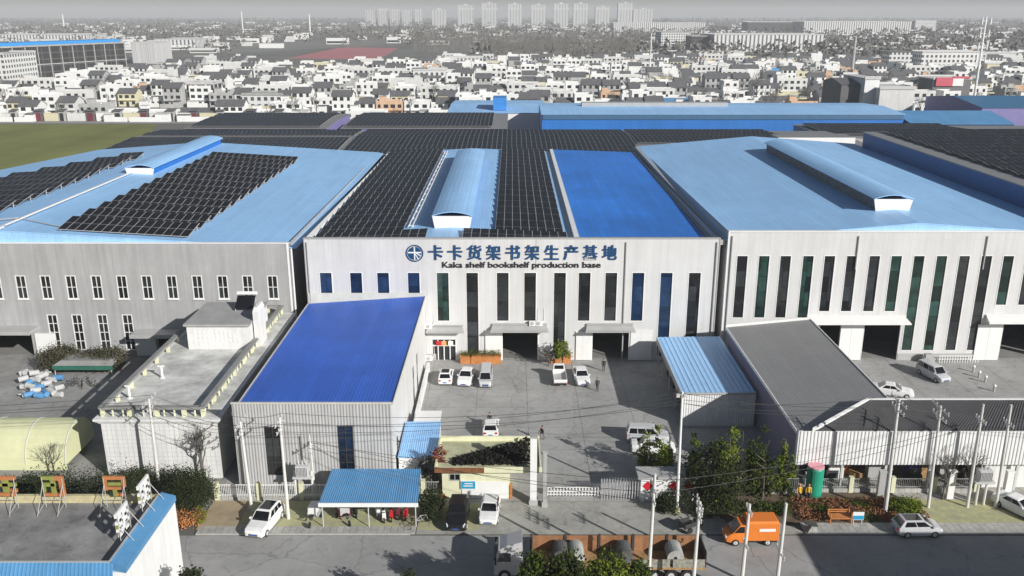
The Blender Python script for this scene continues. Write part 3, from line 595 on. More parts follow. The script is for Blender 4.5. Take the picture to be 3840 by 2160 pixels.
# ------------------------------------------------------------------ open-sided blue shed and the grey roofed hall right of the gate
t = thing('open_shed', 'pale blue roofed lean-to open on its left side with a corrugated front', 'shed', (22, 89.2, 0))
mb = MB(); ribroof(mb, [(18.8, 89.2, 4.0), (26.95, 89.2, 4.1), (26.95, 107.0, 4.1), (18.8, 107.0, 4.0)], 0, 14, .04); mb.build('roof', M_blue_old, t)
mb = MB(); ribbed(mb, (18.95, 89.4), (27.0, 89.4), 0, 3.9, (0, -1), .28, .04); mb.poly([(18.95, 89.46, 0), (18.95, 89.46, 3.85), (27, 89.46, 3.85), (27, 89.46, 0)]); mb.build('front_wall', M_lrib, t)
mb = MB(); mb.box(18.7, 89.2, 3.3, 18.78, 107, 4.04); mb.box(18.7, 89.13, 3.92, 26.95, 89.19, 4.14); mb.build('fascia', M_trimg, t)
for k in range(5):
    p = MB(); y = 89.7 + k * 4.2; p.box(18.95, y, 0, 19.1, y + .15, 3.85); p.build('post', M_steel, t)
mb = MB()
for k in range(14):
    a, b_ = 19.8 + (k % 3) * 2.1, 90.6 + (k // 3) * 3.0; hh = .5 + random.random() * 1.5; mb.box(a, b_, 0.02, a + 1.5 + random.random() * .3, b_ + 1.8, hh)
tag(mb.build('stored_racking', M_darkmetal, None, (22, 95, 0)), 'dark bundles of racking stored under the pale blue lean-to', 'racking', kind='stuff')
t = thing('roofed_hall', 'dark walled hall under a plain grey metal roof right of the lean-to', 'hall', (32, 89, 0))
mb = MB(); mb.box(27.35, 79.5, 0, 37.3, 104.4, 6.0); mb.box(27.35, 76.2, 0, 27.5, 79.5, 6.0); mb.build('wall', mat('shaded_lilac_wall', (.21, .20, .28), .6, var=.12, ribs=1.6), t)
zg = lambda x: 6.15 + (x - 27.1) * .1
mb = MB(); pg = [(27.1, 75.8), (29.1, 75.8), (35.0, 79.3), (37.6, 79.3), (37.6, 104.8), (27.1, 104.8)]
mb.poly([(x, y, zg(x)) for x, y in pg]); mb.poly([(x, y, zg(x) - .12) for x, y in reversed(pg)])
for (x0, y0), (x1, y1) in zip(pg, pg[1:] + pg[:1]): mb.poly([(x0, y0, zg(x0) - .12), (x1, y1, zg(x1) - .12), (x1, y1, zg(x1)), (x0, y0, zg(x0))])
mb.build('roof', M_roofgrey, t)
mb = MB(); mb.box(27.0, 75.75, 5.9, 27.09, 104.85, 6.26); mb.box(37.61, 79.3, 6.95, 37.7, 104.8, 7.3)
mb.hexa([(27.1, 104.81, 6.0), (37.6, 104.81, 7.0), (37.6, 104.9, 7.0), (27.1, 104.9, 6.0)], [(27.1, 104.81, 6.5), (37.6, 104.81, 7.5), (37.6, 104.9, 7.5), (27.1, 104.9, 6.5)]); mb.build('flashing', M_trim, t)
# roadside shed with corrugated fascia
t = thing('roadside_shed', 'long open roadside shed with a white corrugated fascia and dark ribbed roof', 'shed', (45, 75.5, 0))
mb = MB(); ribbed(mb, (27.0, 75.05), (62, 75.05), 3.0, 6.5, (0, -1), .34, .06); mb.poly([(27, 75.11, 3), (27, 75.11, 6.5), (62, 75.11, 6.5), (62, 75.11, 3)]); mb.poly([(27.0, 75.05, 3), (27.0, 75.05, 6.5), (27.0, 75.6, 6.6), (27.0, 75.6, 3)]); mb.build('fascia', M_lrib, t)
mb = MB(); 
A = [(28.6, 75.12, 6.58), (62, 75.12, 6.58), (62, 79.2, 7.8), (35.0, 79.2, 7.8)]
ribroof(mb, A, 0, 110, .05, .08); mb.build('roof', M_tile, t)
mb = MB(); mb.hexa([(28.3, 75.15, 6.2), (28.75, 75.15, 6.2), (35.25, 79.3, 6.9), (34.8, 79.3, 6.9)], [(28.3, 75.15, 6.82), (28.75, 75.15, 6.82), (35.25, 79.3, 7.98), (34.8, 79.3, 7.98)]); mb.box(35.26, 79.21, 7.78, 62, 79.45, 7.93); mb.build('ridge_flashing', M_trim, t)
mb = MB(); mb.box(37.75, 79.5, 0, 62, 79.7, 7.7); mb.build('back_wall', M_trimg, t)
for k in range(9):
    p = MB(); x = 27.3 + k * 4.2; p.box(x, 75.3, 0.1, x + .22, 75.52, 6.4); p.build('post', M_steel, t)
mb = MB(); mb.box(45.6, 75.9, .1, 61.9, 76.1, 3.05); mb.box(45.5, 75.8, 3.05, 62, 76.15, 3.2); tag(mb.build('boundary_wall', M_plaster, None, (53, 76, .1)), 'bright white wall under the right end of the corrugated fascia', 'wall')
# things kept in the roadside shed
M_wood = mat('crate_wood', (.36, .22, .10), .8, var=.3, scale=3)
for k, (x, y, w, d, hh, m, lab) in enumerate(((31.2, 77.4, 1.5, 1.0, 1.9, M_trim, 'white cabinet standing under the fascia of the roadside shed'), (33.5, 77.2, 1.9, 1.1, .8, M_wood, 'low wooden crate under the fascia of the roadside shed'), (36.6, 78, 1.2, 1.2, 2.0, M_trimg, 'tall grey box in the middle of the roadside shed'), (39.0, 77.2, 1.0, 1.1, 2.3, mat('violet_tarp', (.10, .08, .32), .7), 'violet covered stack under the roadside shed'), (44.6, 77.8, 2.6, 1.5, 1.2, M_darkmetal, 'dark metal bench toward the right of the roadside shed'), (47.2, 77.4, .7, .7, 1.5, M_orange, 'small orange crate stack near the right of the roadside shed'), (29.7, 77.6, 1.0, .8, 1.6, M_mar, 'dark red cabinet behind the green tank'))):
    b = MB(); b.box(x, y, .14, x + w, y + d, hh); b.box(x - .04, y - .04, hh + .001, x + w + .04, y + d + .04, hh + .07); b.box(x + .1, y - .03, .3, x + w - .1, y - .003, hh - .12, 0)
    tag(b.build('storage_box', m, None, (x, y, .14)), lab, 'storage box')
for k, (m, nm_, lab) in enumerate(((M_trim, 'sack_stack', 'white sacks'), (M_darkmetal, 'machine', 'black machine'), (M_orange, 'crate', 'orange crate'), (M_trimg, 'machine', 'grey machine'), (M_mar, 'crate', 'maroon crate'), (M_darkmetal, 'cabinet', 'black cabinet'), (M_wood, 'pallet_stack', 'pallet stack'), (M_trimg, 'cabinet', 'grey cabinet'), (M_darkmetal, 'machine', 'oily machine'))):
    x, y = 28.6 + k * 1.95 + .4 * (k % 2), 76.3 + (k * 7 % 5) * .5; h1 = .7 + (k * 5 % 4) * .4; b = MB(); b.box(x, y, .13, x + 1.2, y + .9, h1); b.hexa([(x + .1, y + .1, h1), (x + 1.0, y + .1, h1), (x + 1.0, y + .8, h1), (x + .1, y + .8, h1)], [(x + .3, y + .2, h1 + .5), (x + .8, y + .2, h1 + .5), (x + .8, y + .7, h1 + .5), (x + .3, y + .7, h1 + .5)]); b.tube([(x + .2, y + .15, h1), (x - .1, y - .1, h1 + .9)], .04, 5)
    tag(b.build(nm_, m, None, (x, y, .13)), lab + ' under the roadside shed, ' + ['first', 'second', 'third', 'fourth', 'fifth', 'sixth', 'seventh', 'eighth', 'ninth'][k] + ' from its left end', 'stored goods')
t = thing('green_tank', 'tall green plastic tank with pink lid at the shed corner', 'tank', (28.75, 75.0, .1))
mb = MB(); mb.tube([(28.75, 74.4, .12), (28.75, 74.4, .5), (28.75, 74.4, 3.0), (28.75, 74.4, 3.15)], [.72, .78, .78, .70], 20); mb.build('body', M_green, t, smooth=False)
mb = MB(); mb.disc((28.75, 74.4, 3.22), (0, 0, 1), .76, .13, 20); mb.build('lid', mat('pink_lid', (.75, .35, .40), .6), t)
# ------------------------------------------------------------------ gatehouse with canopy, pillars and gate
t = thing('gatehouse', 'cream gatehouse with flat canopy reaching over the gate', 'gatehouse', (-3.4, 74.2, 0))
mb = MB(); holes_wall(mb, -6.6, -.2, 0, 3.0, 74.0, [(-5.9, -4.9, 1.9, 2.6)], .15, 0)
mb.poly([(-6.6, 74, 0), (-6.6, 74, 3), (-6.6, 79, 3), (-6.6, 79, 0)]); mb.poly([(-.2, 74, 0), (-.2, 79, 0), (-.2, 79, 3), (-.2, 74, 3)]); mb.poly([(-6.6, 79, 0), (-6.6, 79, 3), (-.2, 79, 3), (-.2, 79, 0)]); mb.build('wall', M_cream, t)
window(t, -5.9, -4.9, 1.9, 2.6, 74.0, M_glass, 2, 1, .04, M_trimg, .08)
mb = MB(); mb.box(-4.75, 73.93, .0, -.35, 73.997, 1.8); mb.build('wall_panel', M_trim, t)
mb = MB(); mb.box(-.21, 73.9, 0, .02, 74.3, 1.5); 
mb.build('brick_pier', M_orange, t)
mb = MB(); mb.box(-7.2, 73.5, 3.0, 2.75, 79.6, 3.28); mb.build('canopy', M_cream, t)
mb = MB(); mb.box(-7.25, 73.42, 3.02, 2.8, 73.497, 3.62); mb.box(-7.25, 73.5, 3.285, -7.1, 79.6, 3.6); mb.box(-7.1, 79.45, 3.285, 2.75, 79.6, 3.75); mb.box(2.6, 73.5, 3.285, 2.75, 79.4, 3.6); mb.build('parapet', M_cream, t)
mb = MB(); mb.box(-6.95, 73.7, 3.29, 2.4, 79.2, 3.305); mb.build('roof_felt', mat('worn_yellow_screed', (.46, .46, .30), .95, var=.25, scale=1), t)
mb = MB(); mb.box(-7.24, 73.36, 3.05, -2.6, 73.415, 3.6); mb.build('ivy_fringe', M_leafr, t)
sg = thing('notice_board', 'bright blue notice board on the gatehouse wall', 'notice board', (-4.3, 73.9, 1.2))
mb = MB(); mb.box(-4.85, 73.86, 1.05, -3.4, 73.925, 1.95); mb.build('board', M_trim, sg); mb = MB(); mb.box(-4.78, 73.83, 1.12, -3.47, 73.858, 1.88); mb.build('panel', mat('sign_cyan', (.02, .33, .55), .5), sg)
mb = MB()
for k in range(2): mb.box(-4.6 + k * .1, 73.81, 1.36 + k * .25, -3.7, 73.828, 1.46 + k * .25)
mb.build('lettering', M_trim, sg)
for x, w, ht, lab in ((2.0, .62, 6.9, 'tall pale square gate pillar rising through the canopy end'), (3.05, .34, 5.6, 'thin grey gate pillar right of the tall square one')):
    p = thing('gate_pillar', lab, 'pillar', (x, 73.5 if w > .5 else 72.9, 0)); y = 73.1 if w > .5 else 72.6
    mb = MB(); mb.box(x - w / 2, y - w / 2, 0, x + w / 2, y + w / 2, ht); mb.build('shaft', M_trimg if w < .5 else M_trim, p)
    mb = MB(); mb.box(x - w / 2 - .06, y - w / 2 - .06, ht, x + w / 2 + .06, y + w / 2 + .06, ht + .15); mb.box(x - w / 2 - .1, y - w / 2 - .1, 0.011, x + w / 2 + .1, y + w / 2 + .1, .5); mb.build('cap', M_trimg, p)
def sliding_gate(x0, x1, y, nm, lab, m, ht, n, slant=0.0):
    g = thing(nm, lab, 'gate', ((x0 + x1) / 2, y, 0)); mb = MB()
    for z in (.25, ht * .55, ht): mb.tube([(x0, y, z), (x1, y, z)], .045, 5)
    mb.build('rail', m, g)
    for k in range(n + 1):
        x = x0 + (x1 - x0) * k / n; b = MB(); b.tube([(x, y, .08), (x, y, ht)], .05, 5); b.tube([(x, y, ht), (x + (x1 - x0) / n, y, .25)], .022, 4); b.build('bar', m, g)
    return g
sliding_gate(3.4, 8.2, 74.3, 'barrier_gate', 'white low lattice gate across the yard entrance', M_trim, 1.0, 16)
g = thing('folding_gate', 'folded steel concertina gate at the right of the entrance', 'gate', (10.2, 74, 0))
for k in range(14):
    x = 8.5 + k * .26; b = MB(); b.tube([(x, 73.6, .1), (x, 73.6, 1.9)], .04, 5); b.tube([(x, 74.5, .1), (x, 74.5, 1.9)], .04, 5); b.tube([(x, 73.6, 1.9), (x, 74.05, 2.05), (x, 74.5, 1.9)], .03, 4); b.tube([(x, 73.6, .2), (x + .26, 74.5, 1.7)], .02, 4); b.disc((x, 74.05, .12), (1, 0, 0), .1, .06, 10); b.build('frame', M_steel, g)
t = thing('gate_hut', 'low grey hut with red diamond door papers at the right of the entrance', 'hut', (14.6, 74.2, 0))
mb = MB(); mb.box(12.1, 73.4, 0, 17.2, 74.9, 2.5); mb.build('wall', M_trim, t)
mb = MB(); mb.box(11.8, 73.1, 2.5, 17.5, 75.2, 2.72); mb.build('roof', M_trimg, t)
for k, x in enumerate((12.75, 15.2, 16.6)):
    mb = MB(); s = .52; z = 1.65
    mb.hexa([(x - s, 73.38, z), (x, 73.38, z - s), (x, 73.395, z - s), (x - s, 73.395, z)], [(x, 73.38, z + s), (x + s, 73.38, z), (x + s, 73.395, z), (x, 73.395, z + s)]); mb.build('red_paper', M_red, t)
hp = MB(); rh = random.Random(5)  # low dark heap of leaf-sized faces on the gatehouse roof
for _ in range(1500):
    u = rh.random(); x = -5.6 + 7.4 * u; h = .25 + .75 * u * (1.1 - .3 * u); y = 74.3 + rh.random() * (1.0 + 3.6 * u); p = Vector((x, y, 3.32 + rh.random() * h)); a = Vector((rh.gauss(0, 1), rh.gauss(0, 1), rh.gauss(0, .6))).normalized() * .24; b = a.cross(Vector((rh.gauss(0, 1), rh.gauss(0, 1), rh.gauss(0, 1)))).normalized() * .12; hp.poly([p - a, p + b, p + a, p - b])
tag(hp.build('dark_heap', mat('dark_heap_card', (.022, .021, .019), .9, var=.4, scale=2, spec=.1), None, (-2, 76, 3.3)), 'dark heap of dead vines lying on the gatehouse roof', 'vines', kind='stuff')
# fences
def fence(lab, x0, x1, y, m, ht=1.7, step=.16, base=.35, mbase=None):
    f = thing('fence', lab, 'fence', ((x0 + x1) / 2, y, 0)); mb = MB(); n = int((x1 - x0) / step)
    for z in (base + .15, ht - .12): mb.box(x0, y - .025, z, x1, y + .025, z + .06)
    for k in range(n): x = x0 + k * step; mb.tube([(x, y - .04, base), (x, y - .04, ht)], .022, 4)
    mb.build('railing', m, f)
    mb = MB(); mb.box(x0, y - .12, 0, x1, y + .12, base); mb.build('base_wall', mbase or M_pave, f)
    for k in range(int((x1 - x0) / 4) + 1):
        mb = MB(); x = x0 + k * 4; mb.box(x - .2, y - .2, 0, x + .2, y + .2, ht + .15); mb.build('pier', M_cream, f)
    return f
fence('white railing fence in front of the grey workshop', -27.9, -17.4, 73.7, M_trim)
fence('short dark railing fence between bicycle shelter and gatehouse', -8.4, -6.9, 73.9, M_trimg, 1.9)
fence('long grey railing fence in front of the roadside shed', 28.5, 44.5, 75.0, M_trimg, 1.6, .18, .5)
fence('dark railing fence behind the evergreen trees', 17.6, 27.6, 74.7, M_trimg, 1.8, .18, .3)
for x, lab in ((34.6, 'grey'), (41.2, 'white'), (46.6, 'thin white')):
    b = MB(); b.box(x, 73.7, .1, x + .62, 74.1, 2.9); b.box(x - .05, 73.65, 2.902, x + .67, 74.15, 3.0); tag(b.build('gate_post', M_trimg if lab == 'grey' else M_trim, None, (x, 73.9, .1)), lab + ' gate post standing at the fence of the roadside shed', 'gate post')
# bicycle shelter
t = thing('bicycle_shelter', 'blue corrugated shelter on thin posts over parked scooters', 'shelter', (-12.8, 71.5, .1))
mb = MB(); ribroof(mb, [(-17.1, 68.7, 2.7), (-8.35, 68.7, 2.7), (-8.6, 74.3, 2.95), (-17.0, 74.3, 2.95)], 0, 44, .035, .05); mb.build('roof', M_blue_mid, t)
mb = MB(); mb.box(-17.15, 68.6, 2.32, -8.3, 68.68, 2.7); mb.build('fascia', M_trim, t)
for x in (-16.9, -12.8, -8.6):
    for y in (68.95, 73.9):
        p = MB(); p.tube([(x, y, .12), (x, y, 2.64)], .05, 6); p.build('post', M_steel, t)
t = thing('lean_to', 'small blue ribbed lean-to against the right wall of the grey workshop', 'shed', (-9.2, 80, 0))
mb = MB(); ribroof(mb, [(-11.15, 77.0, 2.75), (-7.3, 77.0, 2.75), (-7.5, 84.4, 2.95), (-11.2, 84.4, 2.95)], 0, 18, .04, .06); mb.build('roof', M_blue_old, t)
mb = MB(); mb.box(-11.1, 77.3, 0, -7.5, 77.45, 2.65); mb.box(-7.6, 77.46, 0, -7.5, 84.2, 2.65); mb.build('wall', M_trim, t)
mb = MB(); mb.box(-10.95, 86.5, 0, -10.6, 105.5, 1.1); tag(mb.build('low_wall', M_plaster, None, (-10.8, 96, 0)), 'low white wall along the right side of the grey workshop', 'wall')
b = thing('white_kiosk', 'small white flat box hut behind the blue lean-to', 'hut', (-9.3, 86.7, 0))
mb = MB(); mb.box(-10.4, 85.4, 0, -7.9, 88.0, 2.2); mb.build('wall', M_plaster, b); mb = MB(); mb.box(-10.5, 85.2, 2.2, -7.7, 88.3, 2.38); mb.build('roof', M_trim, b)
# ------------------------------------------------------------------ lower left building with roof signs, blue coping
X0, X1, Y0, Y1, ZR = -62.0, -27.3, 53.3, 62.9, 6.4
t = thing('shop_building', 'white building with dark stained flat roof and blue metal coping at the near left corner', 'building', (-44, 58, 0))
mb = MB(); mb.box(X0, Y0, 0, X1, Y1, ZR - .02); mb.build('wall', mat('bright_plaster', (.80, .80, .79), .85, var=.05, scale=.6, streak=.08), t)
mb = MB(); mb.poly([(X0 + .3, Y0 + .3, ZR), (X1 - 1.0, Y0 + .3, ZR), (X1 - 1.0, Y1 - .4, ZR), (X0 + .3, Y1 - .4, ZR)]); mb.build('roof_deck', mat('stained_felt', (.27, .27, .265), .9, var=.35, scale=.28, dirt=(.15, .15, .15), stain=.3), t)
mb = MB(); mb.hexa([(X1 - 1.0, Y0 + .2, ZR - .01), (X1 + .12, Y0 - .1, ZR - .01), (X1 + .12, Y1, ZR - .01), (X1 - 1.0, Y1, ZR - .01)], [(X1 - 1.0, Y0 + .2, ZR + .75), (X1 + .12, Y0 - .1, ZR + .45), (X1 + .12, Y1, ZR + .45), (X1 - 1.0, Y1, ZR + .75)])
mb.build('coping', M_blue_mid, t)
mb = MB(); ribroof(mb, [(X0, Y0 - .6, ZR + .05), (X1 - .6, Y0 - .6, ZR + .05), (X1 - .9, Y0 + .25, ZR + .6), (X0, Y0 + .25, ZR + .6)], 0, 120, .03, .06); mb.build('eave', M_blue_mid, t)
mb = MB(); mb.box(X1 - 1.14, Y0 + .28, ZR, X1 - 1.005, Y1 - .45, ZR + .8); mb.box(X0, Y0 + .27, ZR, X1 - 1.15, Y0 + .4, ZR + .68); mb.build('flashing', M_trimg, t)
mb = MB(); mb.box(X0, Y1 - .4, ZR - .01, X1 - 1.02, Y1 - .1, ZR + .65); mb.build('back_parapet', mat('ochre_parapet', (.52, .47, .28), .85, var=.25, scale=1.4), t)
# roof sign letters, seen from behind, on braced frames
def stroke_letter(lab, c, ux, size, strokes, mats, legs, grp):
    t = thing('sign_letter', lab, 'sign letter', c, grp); c = Vector(c); ux = Vector(ux); up = Vector((0, 0, 1)); nn = ux.cross(up)
    for mi, m in enumerate(mats):
        mb = MB()
        for (k, a, b, p, q) in strokes:
            if k != mi: continue
            P = [c + ux * (a * size) + up * (p * size), c + ux * (b * size) + up * (p * size)]; Q = [c + ux * (a * size) + up * (q * size), c + ux * (b * size) + up * (q * size)]; d = nn * (.08 + .01 * mi)
            mb.hexa([P[0] - d, P[1] - d, P[1] + d, P[0] + d], [Q[0] - d, Q[1] - d, Q[1] + d, Q[0] + d])
        if mb.f: mb.build('stroke', m, t)
    mb = MB()
    for s in (-.45, .45):
        a = c + ux * (s * size); mb.tube([a + up * size * .95 + nn * .12, a + nn * .12 - up * legs], .035, 5)
        f = a + nn * 1.5 - up * legs; mb.tube([a + up * size * .6 + nn * .13, f], .03, 5); mb.tube([a + nn * .12 - up * (legs * .5), f + up * .1], .025, 4)
    mb.tube([c - ux * .45 * size + nn * .125 - up * legs * .3, c + ux * .45 * size + nn * .125 - up * legs * .3], .03, 4); mb.build('frame', M_trimg, t); return t
M_sg = mat('sign_green', (.26, .28, .07), .6, var=.25, scale=2); M_so = mat('sign_orange', (.48, .19, .07), .6, var=.2, scale=2)
ST = [[(0, -.5, .5, .82, 1.0), (1, -.12, .14, .2, .82), (0, -.5, -.2, .5, .64), (1, -.2, .5, .5, .66), (0, -.5, -.34, 0, .5), (0, -.3, .4, .0, .16), (0, .2, .5, .2, .36)],
      [(1, -.5, .1, .84, 1.0), (0, .1, .5, .8, 1.0), (1, -.5, .1, .5, .66), (0, .28, .5, .0, .8), (0, -.45, .28, .0, .14), (1, -.1, .08, .14, .84), (1, -.5, -.38, .2, .5)],
      [(0, -.5, -.34, .3, 1.0), (0, -.34, .5, .84, 1.0), (0, .34, .5, .34, .84), (1, -.3, .3, .55, .68), (0, -.34, .5, .34, .46), (1, -.1, .05, .0, .34), (0, -.1, .4, .0, .14)]]
for k, (x, y, lab) in enumerate(((15, 1228, 'orange and green rooftop sign character at the left end of its row'), (135, 1226, 'orange and green rooftop sign character in the middle of its row'), (288, 1218, 'orange boxed rooftop sign character nearest the coloured wall corner'))):
    p = Wp(x, y, Y1 - .9); stroke_letter(lab, (p.x, Y1 - .9, ZR + .95), (1, 0, 0), 1.75, ST[k], [M_so, M_sg], .95, 'rooftop sign characters')
S2 = [(0, -.5, .5, .84, 1.0), (0, -.5, .5, .56, .68), (0, -.3, -.12, .3, .84), (0, .14, .32, .3, .84), (0, -.5, .5, .26, .38), (0, -.1, .1, .0, .26), (0, -.4, .4, 0, .12), (1, -.5, -.4, .4, .56)]
for y, lab in ((61.2, 'white lattice rooftop sign character at the far end of the blue coping'), (57.2, 'white lattice rooftop sign character halfway along the blue coping')):
    stroke_letter(lab, (X1 - 1.6, y, ZR + .8), (0, 1, 0), 2.0, S2, [M_trim, M_sg], .8, 'rooftop sign characters')
# vaulted tent
t = thing('vault_tent', 'cream fabric vault tent with white skirt at the left edge', 'tent', (-52, 81, 0))
mb = MB(); n = 14
for k in range(n):
    a, b = math.pi * k / n, math.pi * (k + 1) / n
    P = lambda q, x: (x, 82.6 - 3.2 * math.cos(q), .6 + 3.4 * math.sin(q))
    mb.poly([P(a, -70), P(a, -44.9), P(b, -44.9), P(b, -70)])
mb.poly([(-44.9, 82.6 - 3.2 * math.cos(math.pi * k / n), .6 + 3.4 * math.sin(math.pi * k / n)) for k in range(n + 1)]); mb.box(-70, 79.38, 0, -44.9, 79.44, .6); mb.build('cover', mat('cream_fabric', (.64, .65, .40), .85, var=.1, scale=.4), t)
mb = MB()
for k in range(7): mb.tube([(-45 - k * 4, 82.6 - 3.22 * math.cos(math.pi * q / 12), .6 + 3.42 * math.sin(math.pi * q / 12)) for q in range(13)], .05, 5)
mb.build('hoop', M_steel, t)
# shade-casting tower block off the right edge whose shadow lies over the road
t = thing('corner_building', 'tall rendered block beside the road just outside the right edge, shading the carriageway', 'building', (60, 40, 0))
mb = MB(); mb.box(43.8, 22, 0, 85, 50.2, 12); mb.build('wall', M_plaster, t); mb = MB(); mb.box(43.6, 21.8, 12, 85.2, 50.4, 12.2); mb.build('roof', M_trimg, t)
# ------------------------------------------------------------------ vehicles
M_paint = {n: mat('paint_' + n, c, .3, var=.05, scale=1.5, spec=.6) for n, c in (('white', (.80, .80, .79)), ('black', (.012, .012, .014)), ('silver', (.52, .53, .54)), ('grey', (.46, .46, .46)), ('orange', (.78, .22, .03)), ('cream', (.70, .68, .60)))}
M_rim = mat('alloy_rim', (.50, .50, .50), .4); M_lamp = mat('lamp_glass', (.75, .76, .78), .1, var=0); M_tail = mat('tail_lamp', (.45, .01, .015), .3, var=0)
M_plate = mat('plate_blue', (.03, .12, .45), .5, var=0)
def wheels(t, xs, tw, r, w=.2):
    for x in xs:
        for s in (-1, 1):
            e = bpy.data.objects.new('wheel', None); e = None
            mb = MB(); mb.disc((x, s * (tw - w / 2), r), (0, 1, 0), r, w, 18); o = mb.build('wheel', M_black, t)
            mb = MB(); mb.disc((x, s * (tw + .006), r), (0, 1, 0), r * .62, .03, 12)
            for k in range(5):
                a = k * 2 * math.pi / 5; mb.tube([(x, s * (tw + .025), r), (x + math.cos(a) * r * .58, s * (tw + .025), r + math.sin(a) * r * .58)], .03, 4)
            mb.build('rim', M_rim, o)
def loft(mb, st, mi=0):
    rings = []
    for x, zl, zh, w in st:
        rings.append([(x, -w * .96, zl), (x, -w, zl + (zh - zl) * .3), (x, -w * 1.0, zl + (zh - zl) * .62), (x, -w * .96, zh - .05), (x, -w * .86, zh), (x, 0, zh + .025), (x, w * .86, zh), (x, w * .96, zh - .05), (x, w, zl + (zh - zl) * .62), (x, w, zl + (zh - zl) * .3), (x, w * .96, zl)])
    b = len(mb.v); n = len(rings[0])
    for r in rings: mb.v += r
    for i in range(len(rings) - 1):
        for k in range(n):
            c = (k + 1) % n; mb.f.append((b + i * n + k, b + i * n + c, b + (i + 1) * n + c, b + (i + 1) * n + k)); mb.m.append(mi)
    mb.f.append(tuple(b + k for k in range(n))); mb.m.append(mi); e = b + (len(rings) - 1) * n; mb.f.append(tuple(e + k for k in reversed(range(n)))); mb.m.append(mi)
CARK = dict(  # L, W, H, hood z, belt z, windscreen base, roof front, roof rear, rear glass base, rear deck z
    suv=(4.7, 1.88, 1.68, 1.02, 1.08, .95, .15, -1.75, -2.2, 1.08), hatch=(4.1, 1.75, 1.52, .95, 1.0, .95, .25, -1.35, -1.85, 1.0), sedan=(4.65, 1.8, 1.46, .92, .98, .95, .15, -1.0, -1.7, 1.02),
    mpv=(4.6, 1.75, 1.8, 1.0, 1.05, 1.35, .7, -2.05, -2.25, 1.05), van=(4.4, 1.65, 1.9, 1.08, 1.12, 1.75, 1.2, -2.05, -2.15, 1.1), ev=(4.1, 1.8, 1.58, .95, 1.0, 1.25, .35, -1.5, -1.9, 1.0))
def car(kind, label, xy, heading, paint, roof=None, name='parked_car', cat='car', group='parked cars', ylift=0.012):
    L, W, H, zh, zb, fb, rf, rr, rb, zd = CARK[kind]; hw = W / 2; r = .32
    t = thing(name, label, cat, (0, 0, 0), group); P = M_paint[paint]
    mb = MB(); h = L / 2
    loft(mb, [(-h, .42, zd - .22, hw * .84), (-h + .1, .3, zd - .02, hw * .95), (-h + .5, .24, zd, hw), (rb + .3, .22, zb, hw), (0, .2, zb, hw), (fb - .1, .22, zb, hw), (fb + .15, .24, zh + .02, hw * .99), (h - .5, .26, zh - .06, hw * .97), (h - .12, .28, zh - .2, hw * .88), (h, .4, zh - .36, hw * .74)])
    def q(x, s, z, k): return (x, s * hw * k, z)
    B = [q(rb, -1, zb - .02, .9), q(fb, -1, zb - .02, .9), q(fb, 1, zb - .02, .9), q(rb, 1, zb - .02, .9)]; T = [q(rr, -1, H - .04, .74), q(rf, -1, H - .06, .74), q(rf, 1, H - .06, .74), q(rr, 1, H - .04, .74)]
    mb.hexa(B, T); U = [q(rr + .12, -1, H, .6), q(rf - .12, -1, H - .01, .6), q(rf - .12, 1, H - .01, .6), q(rr + .12, 1, H, .6)]; mb.hexa(T, U)
    mb.build('body', P, t)
    def panel(nm, a, b, c, d, u0, u1, v0, v1, m, off=.012):
        a, b, c, d = Vector(a), Vector(b), Vector(c), Vector(d); n = (b - a).cross(d - a).normalized()
        f = lambda u, v: (a.lerp(b, u)).lerp(d.lerp(c, u), v)
        mb = MB(); P4 = [f(u0, v0), f(u1, v0), f(u1, v1), f(u0, v1)]
        mb.hexa([p - n * off for p in P4], [p + n * off for p in P4]); return mb.build(nm, m, t)
    panel('windscreen', B[1], B[2], T[2], T[1], .05, .95, .06, .95, M_glass); panel('rear_window', B[3], B[0], T[0], T[3], .07, .93, .12, .92, M_glass)
    cuts = {'suv': (.1, .34, .62, .9), 'hatch': (.1, .5, .9), 'sedan': (.12, .5, .88), 'mpv': (.05, .33, .63, .93), 'van': (.05, .36, .66, .93), 'ev': (.1, .5, .92)}[kind]
    for i in range(len(cuts) - 1):
        panel('side_window', B[0], B[1], T[1], T[0], cuts[i] + .015, cuts[i + 1] - .015, .14, .9, M_glass); panel('side_window', B[2], B[3], T[3], T[2], 1 - cuts[i + 1] + .015, 1 - cuts[i] - .015, .14, .9, M_glass)
    if roof: panel('roof_panel', U[0], U[1], U[2], U[3], .06, .94, .04, .96, roof)
    for s in (-1, 1):
        mb = MB(); mb.hexa([(h - .3, s * hw * .62, zh - .3), (h - .08, s * hw * .5, zh - .36), (h - .04, s * hw * .8, zh - .34), (h - .3, s * hw * .9, zh - .3)], [(h - .34, s * hw * .62, zh - .13), (h - .14, s * hw * .5, zh - .2), (h - .1, s * hw * .8, zh - .2), (h - .36, s * hw * .92, zh - .12)]); mb.build('headlight', M_lamp, t)
        mb = MB(); mb.box(-h - .012, min(s * hw * .55, s * hw * .86), zd - .28, -h + .12, max(s * hw * .55, s * hw * .86), zd - .1); mb.build('tail_light', M_tail, t)
        mb = MB(); mb.box(fb - .3, min(s * hw * .95, s * hw * 1.12), zb, fb - .12, max(s * hw * .95, s * hw * 1.12), zb + .16); mb.build('mirror', P, t)
    mb = MB(); mb.box(h - .06, -hw * .45, .42, h + .012, hw * .45, zh - .42); mb.build('grille', M_darkmetal, t)
    mb = MB(); mb.box(h + .013, -.22, .46, h + .025, .22, .58); mb.box(-h - .02, -.22, .5, -h + .1, .22, .64); mb.build('number_plate', M_plate, t)
    mb = MB(); mb.box(-h + .3, -hw * .9, .16, h - .3, hw * .9, .26); mb.build('underbody', M_black, t)
    wheels(t, (-h + .85, h - .82), hw * 1.005, r)
